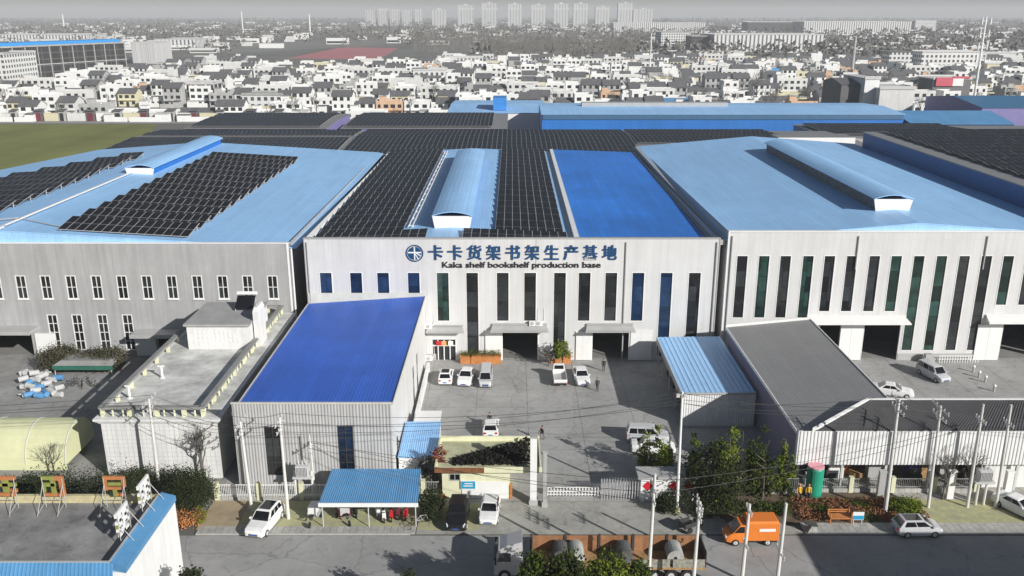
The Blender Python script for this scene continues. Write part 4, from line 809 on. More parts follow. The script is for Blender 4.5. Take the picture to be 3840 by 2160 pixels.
    t.location = (xy[0], xy[1], ylift); t.rotation_euler = (0, 0, R(heading)); return t
g = lambda x, y: tuple(G(x, y))[:2]
car('suv', 'white car with dark glass roof parked slanting beside the left utility poles', g(668, 1325), -101, 'white', M_glass, ylift=.1)
car('suv', 'glossy black car parked nose out in front of the gatehouse', g(1152, 1308), -92, 'black', None)
car('hatch', 'white small car parked nose out to the right of the black car', g(1232, 1297), -94, 'white')
car('hatch', 'white car with black rear hatch, leftmost in the yard by the factory entrance', g(1122, 957), 90, 'white', M_glass)
car('sedan', 'white saloon parked between the black-hatched car and the silver van', g(1173, 958), -96, 'white')
car('van', 'big silver van parked nose out before the orange planter', g(1222, 962), -90, 'silver', name='parked_van', cat='van')
car('sedan', 'white saloon parked to the right of the flatbed pickup', g(1462, 957), -86, 'white')
car('hatch', 'white car seen from behind in the yard behind the gatehouse', g(1234, 1086), 91, 'white')
car('mpv', 'silver minivan standing side-on in the yard beside the evergreen trees', g(1628, 1108), -5, 'silver', name='parked_van', cat='van')
car('sedan', 'white car half hidden by the green treetop next to the silver minivan', g(1642, 1135), -4, 'white')
car('mpv', 'silver people carrier parked alone on the right-hand yard', g(2346, 950), -74, 'silver', name='parked_van', cat='van')
car('sedan', 'white car mostly hidden by the grey hall roof on the right-hand yard', g(2245, 993), -20, 'white')
car('ev', 'silver hatchback with black roof at the shaded kerb', g(2304, 1340), 2, 'silver', M_glass)
car('sedan', 'white car cut by the right edge of the photograph', g(2562, 1290), -62, 'white', ylift=.1)
# flatbed pickup
def pickup(label, xy, heading):
    t = thing('pickup_truck', label, 'pickup', (0, 0, 0)); P = M_paint['white']
    mb = MB(); loft(mb, [(.75, .3, 1.0, .78), (.9, .3, 1.05, .82), (1.6, .3, 1.05, .82), (2.0, .35, .95, .78), (2.2, .4, .8, .7)])
    mb.hexa([(.8, -.76, 1.0), (1.75, -.76, 1.0), (1.75, .76, 1.0), (.8, .76, 1.0)], [(.85, -.66, 1.85), (1.3, -.66, 1.85), (1.3, .66, 1.85), (.85, .66, 1.85)]); mb.build('cab', P, t)
    for nm, a in (('windscreen', [(1.77, -.68, 1.05), (1.77, .68, 1.05), (1.33, .6, 1.8), (1.33, -.6, 1.8)]), ('rear_window', [(.8, -.6, 1.2), (.8, .6, 1.2), (.83, .55, 1.75), (.83, -.55, 1.75)])):
        mb = MB(); mb.hexa(a, [(p[0] + (.02 if nm[0] == 'w' else -.02), p[1], p[2]) for p in a]); mb.build(nm, M_glass, t)
    mb = MB(); mb.box(-2.2, -.82, .62, .7, .82, .72); mb.build('bed', M_trimg, t)
    for a in ((-2.2, -.82, .722, .7, -.77, 1.1), (-2.2, .77, .722, .7, .82, 1.1), (-2.25, -.8, .722, -2.2, .8, 1.1), (.66, -.77, .722, .71, .77, 1.3)):
        mb = MB(); mb.box(*a); mb.build('side_board', P, t)
    for s in (-.8, .62):
        mb = MB(); mb.box(-2.27, s, .5, -2.21, s + .18, .61); mb.build('tail_light', M_tail, t)
    mb = MB(); mb.box(-2.1, -.5, .35, 2.0, .5, .6); mb.build('chassis', M_black, t)
    wheels(t, (-1.4, 1.5), .8, .3, .18); t.location = (xy[0], xy[1], .012); t.rotation_euler = (0, 0, R(heading)); return t
pickup('white flatbed pickup with empty bed parked before the small planter', g(1407, 958), 91)
# orange panel van
def panel_van(xy, heading):
    t = thing('delivery_van', 'bright orange box van with a white stripe parked at the kerb', 'van', (0, 0, 0)); P = M_paint['orange']
    mb = MB(); loft(mb, [(.6, .3, 1.25, .8), (1.4, .3, 1.25, .82), (1.9, .32, 1.1, .8), (2.2, .36, .9, .74), (2.3, .42, .75, .66)])
    mb.hexa([(.55, -.8, 1.2), (1.75, -.8, 1.2), (1.75, .8, 1.2), (.55, .8, 1.2)], [(.55, -.7, 1.95), (1.1, -.7, 1.95), (1.1, .7, 1.95), (.55, .7, 1.95)]); mb.build('cab', P, t)
    mb = MB(); mb.box(-2.25, -.88, .55, .5, .88, 2.2); mb.hexa([(-2.25, -.88, 2.2), (.5, -.88, 2.2), (.5, .88, 2.2), (-2.25, .88, 2.2)], [(-2.1, -.74, 2.36), (.35, -.74, 2.36), (.35, .74, 2.36), (-2.1, .74, 2.36)]); bx = mb.build('box_body', P, t)
    mb = MB()
    for k in range(14):
        for s in (-1, 1): mb.box(-2.2 + k * .2, s * .885 - .012, .62, -2.17 + k * .2, s * .885 + .012, 2.12)
    mb.build('rib', mat('paint_orange_light', (.80, .30, .07), .4), bx)
    for s in (-1, 1):
        mb = MB(); mb.box(-1.9, s * .905 - .01, 1.45, -.5, s * .905 + .01, 1.72); mb.build('stripe', M_trim, bx)
        a = [(.72, s * .79, 1.28), (1.62, s * .79, 1.28), (1.12, s * .725, 1.82), (.72, s * .725, 1.82)]; mb = MB(); mb.hexa([(p[0], p[1] - .03, p[2]) for p in a], [(p[0], p[1] + .03, p[2]) for p in a]); mb.build('side_window', M_glass, t)
        mb = MB(); mb.box(2.2, s * .55 - .14, .72, 2.31, s * .55 + .14, .88); mb.build('headlight', M_lamp, t)
        mb = MB(); mb.box(-2.28, s * .7 - .1, .7, -2.25, s * .7 + .1, 1.0); mb.build('tail_light', M_tail, t)
    a = [(1.78, -.72, 1.26), (1.78, .72, 1.26), (1.14, .64, 1.9), (1.14, -.64, 1.9)]; mb = MB(); mb.hexa(a, [(p[0] + .025, p[1], p[2] + .01) for p in a]); mb.build('windscreen', M_glass, t)
    mb = MB(); mb.box(-2.2, -.7, .28, 2.1, .7, .5); mb.build('chassis', M_black, t)
    wheels(t, (-1.35, 1.45), .84, .32, .2); t.location = (xy[0], xy[1], .012); t.rotation_euler = (0, 0, R(heading))
panel_van(g(1885, 1360), 181)
# semi-trailer truck along the near edge
def big_truck():
    x0, x1, ya, yb = 1.6, 15.7, 61.2, 63.7; zf = 1.25
    t = thing('flatbed_lorry', 'long lorry with grey cab and brown high-sided trailer loaded with rolls', 'lorry', (7, 62.4, .012))
    mb = MB(); P = M_paint['grey']
    mb.hexa([(-1.5, ya + .05, .5), (.9, ya + .05, .5), (.9, yb - .05, .5), (-1.5, yb - .05, .5)], [(-1.45, ya + .08, 1.7), (.9, ya + .08, 1.7), (.9, yb - .08, 1.7), (-1.45, yb - .08, 1.7)])
    mb.hexa([(-1.45, ya + .08, 1.7), (.9, ya + .08, 1.7), (.9, yb - .08, 1.7), (-1.45, yb - .08, 1.7)], [(-1.1, ya + .2, 2.75), (.85, ya + .2, 2.85), (.85, yb - .2, 2.85), (-1.1, yb - .2, 2.75)])
    mb.hexa([(-1.0, ya + .25, 2.75), (.85, ya + .25, 2.85), (.85, yb - .25, 2.85), (-1.0, yb - .25, 2.75)], [(-.4, ya + .4, 3.05), (.8, ya + .35, 3.4), (.8, yb - .35, 3.4), (-.4, yb - .4, 3.05)]); cab = mb.build('cab', P, t)
    a = [(-1.46, ya + .2, 1.75), (-1.46, yb - .2, 1.75), (-1.14, yb - .3, 2.65), (-1.14, ya + .3, 2.65)]; mb = MB(); mb.hexa(a, [(p[0] - .03, p[1], p[2]) for p in a]); mb.build('windscreen', M_glass, cab)
    mb = MB(); a = [(-1.2, ya + .08, 1.75), (-.1, ya + .08, 1.75), (-.1, ya + .17, 2.5), (-1.0, ya + .17, 2.5)]; mb.hexa(a, [(p[0], p[1] - .02, p[2]) for p in a]); mb.build('side_window', M_glass, cab)
    for s in (ya - .3, yb + .06):
        mb = MB(); mb.box(-1.4, s, 1.7, -1.25, s + .24, 2.3); mb.build('mirror', M_black, cab)
    mb = MB(); mb.box(x0, ya, zf - .2, x1, yb, zf); mb.build('bed', M_wood, t)
    for k in range(5):
        a, b = x0 + (x1 - x0) * k / 5 + .12, x0 + (x1 - x0) * (k + 1) / 5 - .12
        mb = MB(); mb.box(a, yb - .06, zf + .002, b, yb, 2.65); mb.build('side_board', mat('trailer_brown', (.34, .165, .08), .7, var=.25, scale=1.5, streak=.25), t)
        if k > 2:
            mb = MB(); mb.box(a, ya, zf + .002, b, ya + .06, 2.0); mb.build('side_board', mat('trailer_slats', (.28, .27, .22), .7, var=.5, scale=4), t)
    for k in range(6):
        x = x0 + (x1 - x0) * k / 5; mb = MB(); mb.box(x - .1, yb - .14, zf, x + .1, yb + .04, 2.75); mb.build('stake', M_darkmetal, t)
    mb = MB(); mb.box(x1 - .08, ya + .07, zf + .003, x1, yb - .15, 2.6); mb.box(x0, ya + .07, zf + .003, x0 + .08, yb - .15, 2.5); mb.build('end_board', M_darkmetal, t)
    mb = MB(); mb.box(-1, ya + .8, .6, x1 - .3, yb - .8, 1.0); mb.build('chassis', M_black, t)
    for x in (-.6, 2.6, 3.8, 11.6, 12.9, 14.2):
        for s in (ya + .15, yb - .15):
            mb = MB(); mb.disc((x, s, .5), (0, 1, 0), .5, .3, 18); w = mb.build('wheel', M_black, t); mb = MB(); mb.disc((x, s + (-.16 if s < 62 else .16), .5), (0, 1, 0), .26, .03, 12); mb.build('rim', M_rim, w)
    grp = 'rolls on the lorry'
    for k, (xv, lab) in enumerate(((1410, 'first roll behind the lorry cab, dark topped'), (1448, 'pale roll second behind the lorry cab'), (1568, 'dark roll in the middle of the lorry bed'), (1695, 'grey roll at the tail end of the lorry bed'))):
        c = Wp(xv, 1400, 62.3); mb = MB(); mb.disc((c.x, 62.3, 1.95), (0, 1, 0), .68, 1.6, 20); r = thing('cargo_roll', lab, 'roll', (c.x, 62.3, zf), grp)
        mb.build('roll', mat('roll_wrap', (.40, .41, .38), .6, var=.4, scale=1) if k % 2 else mat('roll_dark', (.10, .10, .10), .6, var=.4), r); mb = MB(); mb.disc((c.x, 61.48, 1.95), (0, 1, 0), .14, .02, 12); mb.build('core', M_dark, r)
big_truck()
# three-wheelers, scooters, bicycles
def scooter(label, xy, h, m, grp='scooters under the shelter'):
    t = thing('scooter', label, 'scooter', (0, 0, 0), grp)
    mb = MB(); loft(mb, [(-.75, .45, .8, .12), (-.3, .3, .82, .17), (0, .26, .62, .15), (.2, .25, .34, .16), (.45, .25, .36, .16)]); mb.hexa([(.42, -.18, .25), (.5, -.18, .25), (.5, .18, .25), (.42, .18, .25)], [(.55, -.16, 1.0), (.66, -.16, 1.0), (.66, .16, 1.0), (.55, .16, 1.0)]); mb.build('body', m, t)
    mb = MB(); mb.box(-.72, -.13, .82, -.05, .13, .9); mb.build('seat', M_black, t)
    mb = MB(); mb.tube([(.6, -.34, 1.06), (.62, 0, 1.02), (.6, .34, 1.06)], .025, 5); mb.build('handlebar', M_darkmetal, t)
    for x in (-.6, .7):
        mb = MB(); mb.disc((x, 0, .24), (0, 1, 0), .24, .1, 14); mb.build('wheel', M_black, t)
    t.location = (xy[0], xy[1], .12); t.rotation_euler = (0, 0, R(h)); return t
for k, (x, y, m, c) in enumerate(((893, 1296, M_black, 'black scooter, leftmost under the blue shelter'), (951, 1300, M_paint['white'], 'white scooter fourth from the left shelter post'), (966, 1308, M_paint['white'], 'white scooter with tail box beside another white scooter'), (985, 1306, M_red, 'red scooter beside the white scooters'), (1003, 1300, M_mar, 'dark red scooter toward the right shelter post'), (1022, 1303, M_red, 'red scooter nearest the right shelter post'))):
    scooter(c, g(x, y), -70 - k * 4, m)
def trike(label, xy, h, m, box):
    t = thing('cargo_tricycle', label, 'tricycle', (0, 0, 0))
    mb = MB(); mb.box(-1.1, -.5, .5, .25, .5, .58); mb.box(-1.1, -.5, .58, -1.05, .5, .95); mb.box(-1.05, -.5, .58, .2, -.46, .95); mb.box(-1.05, .46, .58, .2, .5, .95); mb.build('cargo_bed', m, t)
    if box: mb = MB(); mb.box(-.95, -.44, .6, .15, .44, 1.45); mb.build('canopy', box, t)
    mb = MB(); mb.tube([(.2, 0, .5), (.7, 0, .45), (1.2, 0, .95)], .05, 6); mb.tube([(1.15, -.35, 1.05), (1.22, 0, 1.0), (1.15, .35, 1.05)], .025, 5); mb.build('frame', M_darkmetal, t)
    mb = MB(); mb.box(.3, -.18, .72, .75, .18, .82); mb.build('seat', M_black, t)
    for x, y in ((-.6, -.55), (-.6, .55), (1.25, 0)):
        mb = MB(); mb.disc((x, y, .28), (0, 1, 0), .28, .1, 14); mb.build('wheel', M_black, t)
    t.location = (xy[0], xy[1], .12); t.rotation_euler = (0, 0, R(h)); return t
trike('pale box tricycle at the left shelter post', g(790, 1312), -95, M_trimg, M_trim)
trike('red covered tricycle under the left half of the shelter', g(868, 1310), -60, M_mar, M_trimg)
def bicycle(label, xy, h, m, z=.12):
    t = thing('bicycle', label, 'bicycle', (0, 0, 0)); mb = MB()
    mb.tube([(-.5, 0, .33), (-.15, 0, .75), (.4, 0, .75), (.05, 0, .3), (-.15, 0, .75)], .025, 5); mb.tube([(.4, 0, .75), (.52, 0, .33)], .025, 5); mb.tube([(-.5, 0, .33), (.05, 0, .3)], .02, 5); mb.build('frame', m, t)
    for x in (-.5, .52):
        mb = MB(); n = 20; mb.tube([(x + .33 * math.cos(2 * math.pi * k / n), 0, .33 + .33 * math.sin(2 * math.pi * k / n)) for k in range(n + 1)], .022, 5); mb.tube([(x - .3, 0, .33), (x + .3, 0, .33)], .008, 4); mb.tube([(x, 0, .03), (x, 0, .63)], .008, 4); mb.build('wheel', M_black, t)
    mb = MB(); mb.box(-.3, -.08, .88, -.05, .08, .95); mb.build('saddle', M_black, t); mb = MB(); mb.tube([(.38, -.28, .98), (.42, 0, .95), (.38, .28, .98)], .02, 5); mb.tube([(.42, 0, .95), (.4, 0, .74)], .02, 5); mb.build('handlebar', M_darkmetal, t)
    t.location = (xy[0], xy[1], z); t.rotation_euler = (0, 0, R(h))
bicycle('black bicycle leaning out at the right shelter post', g(1040, 1328), 60, M_black)
bicycle('silver bicycle standing by the low bush right of the shelter', g(1062, 1318), 20, M_steel)
trike('dark cargo tricycle parked on the paving at the right side of the entrance', g(1738, 1333), 30, M_darkmetal, None)
# ------------------------------------------------------------------ people
M_skin = mat('skin', (.45, .26, .18), .6, var=.05); M_hair = mat('hair', (.012, .011, .01), .6); M_cl = {}
def cloth(n, c): return mat('cloth_' + n, c, .85, var=.15, scale=5)
def person(label, xy, h, top, legs, pose=0, z=.012, helmet=None, group=None):
    t = thing('person', label, 'person', (0, 0, 0), group)
    s = .16 * pose; V = []; E = []; Rr = []
    def ch(pts, start=None):
        i = start
        for p, r in pts:
            V.append(p); Rr.append((r, r)); k = len(V) - 1
            if i is not None: E.append((i, k))
            i = k
        return i
    pel = ch([((0, 0, .95), .15)]); chest = ch([((0, 0, 1.12), .145), ((0, 0, 1.33), .165), ((0, 0, 1.42), .12)], pel)
    hd = ch([((.01, 0, 1.5), .06), ((.02, 0, 1.58), .085), ((.02, 0, 1.68), .1), ((.015, 0, 1.74), .07)], chest); 
    ch([((.115, 0, 1.6), .018)], hd - 2)
    hands = []
    for sd in (-1, 1):
        ch([((s * sd, sd * .1, .86), .095), ((s * sd * 1.6, sd * .11, .5), .062), ((s * sd * 1.6 - .12 * pose * (sd < 0), sd * .11, .1), .045), ((s * sd * 1.6 + .12, sd * .12, .045), .04)], pel)
        w = ch([((0, sd * .2, 1.38), .07), ((-s * sd * .6, sd * .25, 1.12), .048), ((-s * sd + .1, sd * .24, .9), .034), ((-s * sd + .14, sd * .235, .84), .034)], chest)
        for k in range(4): ch([((-s * sd + .15 + .012 * k, sd * (.22 + .008 * k), .77 - .01 * (k == 1)), .009), ((-s * sd + .17, sd * (.215 + .008 * k), .73 + .006 * k), .008)], w)
        ch([((-s * sd + .19, sd * .21, .81), .01)], w)
    me = bpy.data.meshes.new('b'); me.from_pydata(V, E, []); o = bpy.data.objects.new('b', me); COL.objects.link(o)
    o.modifiers.new('s', 'SKIN'); sv = me.skin_vertices[0].data
    for k, r in enumerate(Rr): sv[k].radius = r
    sv[0].use_root = True
    o.modifiers.new('u', 'SUBSURF').levels = 1
    dg = bpy.context.evaluated_depsgraph_get(); dg.update(); m2 = bpy.data.meshes.new_from_object(o.evaluated_get(dg)); bpy.data.objects.remove(o)
    m2.materials.clear()
    for q in (M_skin, top, legs, M_black): m2.materials.append(q)
    for p in m2.polygons:
        c = p.center; p.material_index = 0 if c.z > 1.46 or (abs(c.y) > .17 and c.z < .88) else 1 if c.z > .93 else 2 if c.z > .1 else 3
        p.use_smooth = True
    b = bpy.data.objects.new('body', m2); COL.objects.link(b); b.parent = t
    mb = MB(); n = 10
    for i in range(4):
        for k in range(n):
            f = lambda i, k: (-.005 + .118 * math.cos(i * .42) * math.cos(2 * math.pi * k / n) - .012, .112 * math.cos(i * .42) * math.sin(2 * math.pi * k / n), 1.66 + .13 * math.sin(i * .42))
            mb.poly([f(i, k), f(i, k + 1), f(i + 1, k + 1), f(i + 1, k)])
    mb.build('safety_helmet' if helmet else 'hair', helmet or M_hair, t)
    t.location = (xy[0], xy[1], z); t.rotation_euler = (0, 0, R(h)); return t
blk = cloth('black', (.02, .02, .022)); nav = cloth('navy', (.03, .035, .06)); gry = cloth('grey', (.12, .12, .12)); yel = cloth('yellow', (.70, .42, .04)); org = cloth('orange', (.60, .22, .05))
person('person in black walking through the yard past the tall gate pillar', g(1363, 1108), 200, blk, gry, 1)
person('person in dark clothes standing in the shade before the right factory door', g(1518, 934), -80, blk, nav, 0)
person('person in dark clothes walking beside the right-hand white saloon', g(1502, 984), -100, nav, blk, 1)
person('person in dark jacket standing behind the white car in the yard', g(1232, 1074), -90, blk, blk, 0)
person('worker in yellow vest and orange cap, left of two at the green tank', g(2008, 1262), -90, yel, blk, 1, .1, org)
person('worker in plain yellow vest, right of two at the green tank', g(2031, 1262), -100, yel, nav, 0, .1, M_orange)
# ------------------------------------------------------------------ utility poles and wires
TOPS = {}
M_ins = mat('insulator', (.55, .54, .52), .3)
def utility_pole(key, label, bx, by, ht, tops, arms=((.25, 1.6), (1.1, 1.3)), lean=0.0, r=.16, box=False, rot=0.0):
    t = thing('utility_pole', label, 'utility pole', (bx, by, .1), 'utility poles along the road')
    mb = MB(); mb.tube([(bx, by, .1), (bx + lean, by, ht)], r, 10, 0, r * .62); mb.build('shaft', M_pole, t)
    TOPS[key] = []
    for dz, w in arms:
        mb = MB(); z = ht - dz; x = bx + lean * z / ht; c, s = math.cos(rot), math.sin(rot)
        mb.hexa([(x - s * w * q - .05, by - c * w * q - .05, z - .05) if k < 2 else (x + s * w - .05 + .1, by + c * w + .05, z - .05) for k, q in ((0, 1), (1, 1), (2, -1), (3, -1))], [(0, 0, 0)] * 4) if False else mb.tube([(x - s * w, by - c * w, z), (x + s * w, by + c * w, z)], .055, 5)
        mb.tube([(x + s * w * .6, by + c * w * .6, z), (x, by, z - .55)], .025, 4); arm = mb.build('crossarm', M_steel, t)
        for q in (-.92, -.45, .45, .92):
            mb = MB(); px, py = x + s * w * q, by + c * w * q; mb.tube([(px, py, z + .03), (px, py, z + .12), (px, py, z + .16), (px, py, z + .3)], [.03, .03, .075, .05], 8); mb.build('insulator', M_ins, arm); TOPS[key].append((px, py, z + .3))
    if box:
        mb = MB(); mb.box(bx - .5, by - .55, 2.6, bx + .5, by - .18, 3.5); mb.build('switch_box', M_steel, t)
    return t
def pole_px(key, label, base, top, **kw):
    b = G(*base); tp = Wp(top[0], top[1], b.y); return utility_pole(key, label, b.x, b.y, tp.z, None, lean=tp.x - b.x, **kw)
pole_px('a', 'utility pole standing before the white terrace building', (402, 1237), (374, 1003))
pole_px('b', 'utility pole beside the left corner of the grey workshop', (634, 1288), (604, 1060))
pole_px('c', 'utility pole in front of the dark workshop window', (726, 1307), (703, 1050))
pole_px('d', 'short utility pole beside the transformer', (793, 1246), (778, 1092), arms=((1.4, .8),), r=.11)
pole_px('r1', 'tall utility pole crossing the left part of the corrugated fascia', (2226, 1292), (2262, 1003), r=.19)
pole_px('r2', 'utility pole crossing the middle of the corrugated fascia', (2334, 1279), (2367, 1021))
pole_px('r3', 'utility pole left of the twin-post transformer', (2432, 1278), (2474, 1017), arms=((1.6, .9),))
pole_px('r4', 'utility pole right of the twin-post transformer', (2504, 1278), (2544, 1018), arms=((1.9, .9),))
for key, lab, tx, ty, Y, arms in (('n1', 'near utility pole in front of the red door papers', 1648, 1192, 59.5, ((1.3, 1.2), (2.3, .8))), ('n2', 'near utility pole thick with insulators left of the orange van', 1761, 1262, 59.0, ((.2, 1.1), (.7, 1.0), (1.3, .9))), ('n3', 'near utility pole in front of the orange van', 1886, 1268, 59.2, ((.6, .8), (3.6, .7))), ('n4', 'near bare utility pole between orange van and wooden cart', 1978, 1266, 59.2, ((4.4, 1.0),))):
    p = Wp(tx, ty, Y); utility_pole(key, lab, p.x - .1, Y, p.z, None, arms=arms, lean=.1, r=.17)
b = G(1702, 1290); tp = Wp(1717, 985, b.y)
t = thing('lamp_mast', 'tall slender white mast with floodlights in front of the lean-to', 'mast', (b.x, b.y, .1))
mb = MB(); mb.tube([(b.x, b.y, .1), (tp.x, b.y, tp.z)], .15, 10, 0, .09); mb.build('shaft', M_trim, t)
mb = MB(); mb.disc((b.x, b.y, .35), (0, 0, 1), .3, .5, 12); mb.build('base', M_dryg, t)
for s in (-.35, .3):
    mb = MB(); mb.box(tp.x + s - .18, b.y - .2, tp.z - .5, tp.x + s + .1, b.y + .05, tp.z - .2); mb.tube([(tp.x, b.y, tp.z - .3), (tp.x + s, b.y, tp.z - .3)], .03, 5); mb.build('floodlight', M_steel, t)
TOPS['m'] = [(tp.x - .2 + .12 * k, b.y, tp.z - .1 - .35 * k) for k in range(4)]
def wire(lab, a, b, sag=.5):
    mb = MB(); a, b = Vector(a), Vector(b); n = 12
    mb.tube([a.lerp(b, k / n) - Vector((0, 0, sag * 4 * (k / n) * (1 - k / n))) for k in range(n + 1)], .021, 4)
    o = mb.build('power_line', M_darkmetal, None, tuple(a)); tag(o, lab, 'cable', 'power lines'); return o
nm = {'a': 'pole at white building', 'b': 'pole at workshop corner', 'c': 'pole at workshop window', 'm': 'slender mast', 'r1': 'tall fascia pole', 'r2': 'middle fascia pole', 'r3': 'pole left of twin posts', 'r4': 'pole right of twin posts', 'd': 'short transformer pole', 'n1': 'near pole'}
WD = ['top outer', 'top inner', 'lower', 'lowest']
for a, b_, sag, n in (('a', 'b', .4, 4), ('b', 'c', .2, 4), ('c', 'm', 1.1, 4), ('m', 'r1', .7, 4), ('r1', 'r2', .25, 4), ('d', 'n1', .4, 3), ('n1', 'r3', .8, 2)):
    for k in range(n): wire('%s cable, %s to %s' % (WD[k], nm[a], nm[b_]), TOPS[a][min(k * 2, len(TOPS[a]) - 1)], TOPS[b_][min(k * 2 if len(TOPS[b_]) > 4 else k, len(TOPS[b_]) - 1)], sag)
for k, (l, r_) in enumerate((((-110, 71, 9.5), 'a'), ((90, 71, 9), 'r4'))):
    for q in range(3): a = (l[0], l[1] + q * .6, l[2] - .3 * q); wire(('%s dark cable leaving the photo ' % WD[q]) + ('left of the white building' if k == 0 else 'right of the twin posts'), a, TOPS[r_][q], 1.0)
# transformer platforms
def transformer(label, x, y, zp, posts):
    t = thing('transformer', label, 'transformer', (x, y, .1))
    mb = MB(); mb.box(x - .9, y - .5, zp - .18, x + .9, y + .5, zp); mb.build('platform', M_steel, t)
    mb = MB(); mb.box(x - .6, y - .4, zp, x + .6, y + .4, zp + 1.1)
    for k in range(9): mb.box(x - .55 + k * .13, y - .52, zp + .1, x - .51 + k * .13, y - .401, zp + 1.0)
    mb.build('tank', M_steel, t)
    for k in range(3):
        mb = MB(); px = x - .35 + k * .35; mb.tube([(px, y, zp + 1.1), (px, y, zp + 1.25), (px, y, zp + 1.3), (px, y, zp + 1.6)], [.05, .09, .06, .04], 8); mb.build('bushing', M_ins, t)
    for px in posts:
        mb = MB(); mb.tube([(px, y, .1), (px, y, zp + .4)], .12, 8); mb.build('post', M_pole, t)
b = G(765, 1262); transformer('grey transformer on a raised platform in front of the workshop', b.x, b.y + .4, 2.6, (b.x - .8, b.x + .8))
b = G(2462, 1272); transformer('grey transformer on twin white posts at the right fence', b.x, b.y, 2.7, (b.x - .35, b.x + .4))
# ------------------------------------------------------------------ yard furniture
def planter(label, x, y, w, m, plant):
    t = thing('planter', label, 'planter', (x, y, .012)); mb = MB(); mb.box(x - w / 2, y - .5, .012, x + w / 2, y + .5, .95); mb.box(x - w / 2 - .06, y - .56, .95, x + w / 2 + .06, y + .56, 1.05); mb.build('box', m, t)
    mb = MB()
    for k in range(int(w * 260)):
        c = Vector((x + random.uniform(-.5, .5) * w, y + random.uniform(-.5, .5), 1.05 + random.random() * .6)); a, b = Vector((random.uniform(-1, 1), random.uniform(-1, 1), random.uniform(-1, 1))) * .12, Vector((random.uniform(-1, 1), random.uniform(-1, 1), random.uniform(-1, 1))) * .12; mb.poly([c, c + a, c + a + b])
    mb.build('foliage', plant, t)
x, y = g(1222, 912); planter('long orange-brown planter with shrubs behind the silver van', x, y, 4.0, M_orange, M_leaf)
x, y = g(1172, 912); planter('orange-brown planter beside the glass entrance', x, y, 1.4, M_orange, M_leaf)
x, y = g(1410, 912); planter('orange-brown planter behind the flatbed pickup', x, y, 2.6, M_orange, M_leaf)
def ac(label, x, z, Y=FY):
    t = thing('air_conditioner', label, 'air conditioner', (x, Y - .3, z)); mb = MB(); mb.box(x - .45, Y - .55, z, x + .45, Y - .2, z + .65); mb.build('casing', M_trim, t)
    mb = MB(); mb.disc((x - .1, Y - .56, z + .33), (0, 1, 0), .26, .02, 18); mb.build('fan', M_trimg, t); mb = MB(); mb.tube([(x + .5, Y - .3, z + .3), (x + .7, Y - .1, z + .8), (x + .65, Y - .05, z + 2.2)], .035, 5); mb.build('pipe', M_trim, t)
ac('left of two white air conditioners on the middle door awning', Wx(1340, 810), Wz(817) + .02); ac('right of two white air conditioners on the middle door awning', Wx(1356, 810), Wz(817) + .02); ac('white air conditioner above the glass entrance', Wx(1079, 820), Wz(824))
ac('white air conditioner standing on the ground left of the glass entrance', Wx(1080, 905), .1)
x, y = g(2390, 897)[0], 108.0; t = thing('rack_frame', 'long white ladder-like rack lying before the right factory wall', 'rack', (x, y, .012)); mb = MB()
for z in (.5, .95): mb.box(x - 2.6, y, z, x + 2.6, y + .06, z + .08)
mb.build('beam', M_trim, t); mb = MB()
for k in range(16): mb.box(x - 2.55 + k * .34, y + .005, .02, x - 2.47 + k * .34, y + .055, 1.0)
mb.build('upright', M_trim, t)
x, y = g(2318, 900)[0], 107.6; b = MB(); b.box(x - .7, y, .02, x + .7, y + .8, .8); b.box(x - .5, y + .1, .801, x + .4, y + .7, 1.3); tag(b.build('machine_part', M_trimg, None, (x, y, .02)), 'grey machine part standing left of the white rack', 'machine')
for k, (xv, yv) in enumerate(((2448, 936), (2462, 950), (2478, 962), (2500, 985))):
    x, y = g(xv, yv); t = thing('bollard', ['farthest', 'second farthest', 'second nearest', 'nearest'][k] + ' white topped bollard in the row on the right-hand yard', 'bollard', (x, y, .012), 'bollards on the right-hand yard')
    mb = MB(); mb.tube([(x, y, .012), (x, y, .7)], .12, 10); mb.build('post', M_trimg, t); mb = MB(); mb.tube([(x, y, .7), (x, y, .8), (x, y, .95)], [.2, .22, .08], 10); mb.build('cap', M_trim, t)
b = G(2115, 1318, .1); t = thing('wooden_cart', 'orange-brown open wooden bench on the flower bed edge', 'bench', tuple(b)); mb = MB()
for dx in (-1, .9):
    for dy in (0, .7): mb.box(b.x + dx, b.y + dy, .12, b.x + dx + .1, b.y + dy + .1, 1.1)
mb.build('leg', M_orange, t); mb = MB(); mb.box(b.x - 1, b.y - .05, .6, b.x + 1, b.y + .85, .68); mb.build('seat', M_orange, t); mb = MB()
for z in (.8, 1.0): mb.box(b.x - 1, b.y + .84, z, b.x + 1, b.y + .9, z + .1)
mb.build('backrest', M_orange, t)
b = G(2157, 1318, .1); t = thing('notice_board', 'small white and turquoise notice board at the flower bed', 'notice board', tuple(b)); mb = MB(); mb.box(b.x - .5, b.y, .5, b.x + .5, b.y + .06, 1.3); mb.build('board', M_trim, t); mb = MB(); mb.box(b.x - .48, b.y - .02, .55, b.x + .48, b.y - .002, .95); mb.build('panel', mat('sign_cyan', (.02, .33, .55), .5), t); mb = MB(); mb.box(b.x - .4, b.y + .01, .11, b.x - .34, b.y + .05, .5); mb.box(b.x + .34, b.y + .01, .11, b.x + .4, b.y + .05, .5); mb.build('leg', M_steel, t)
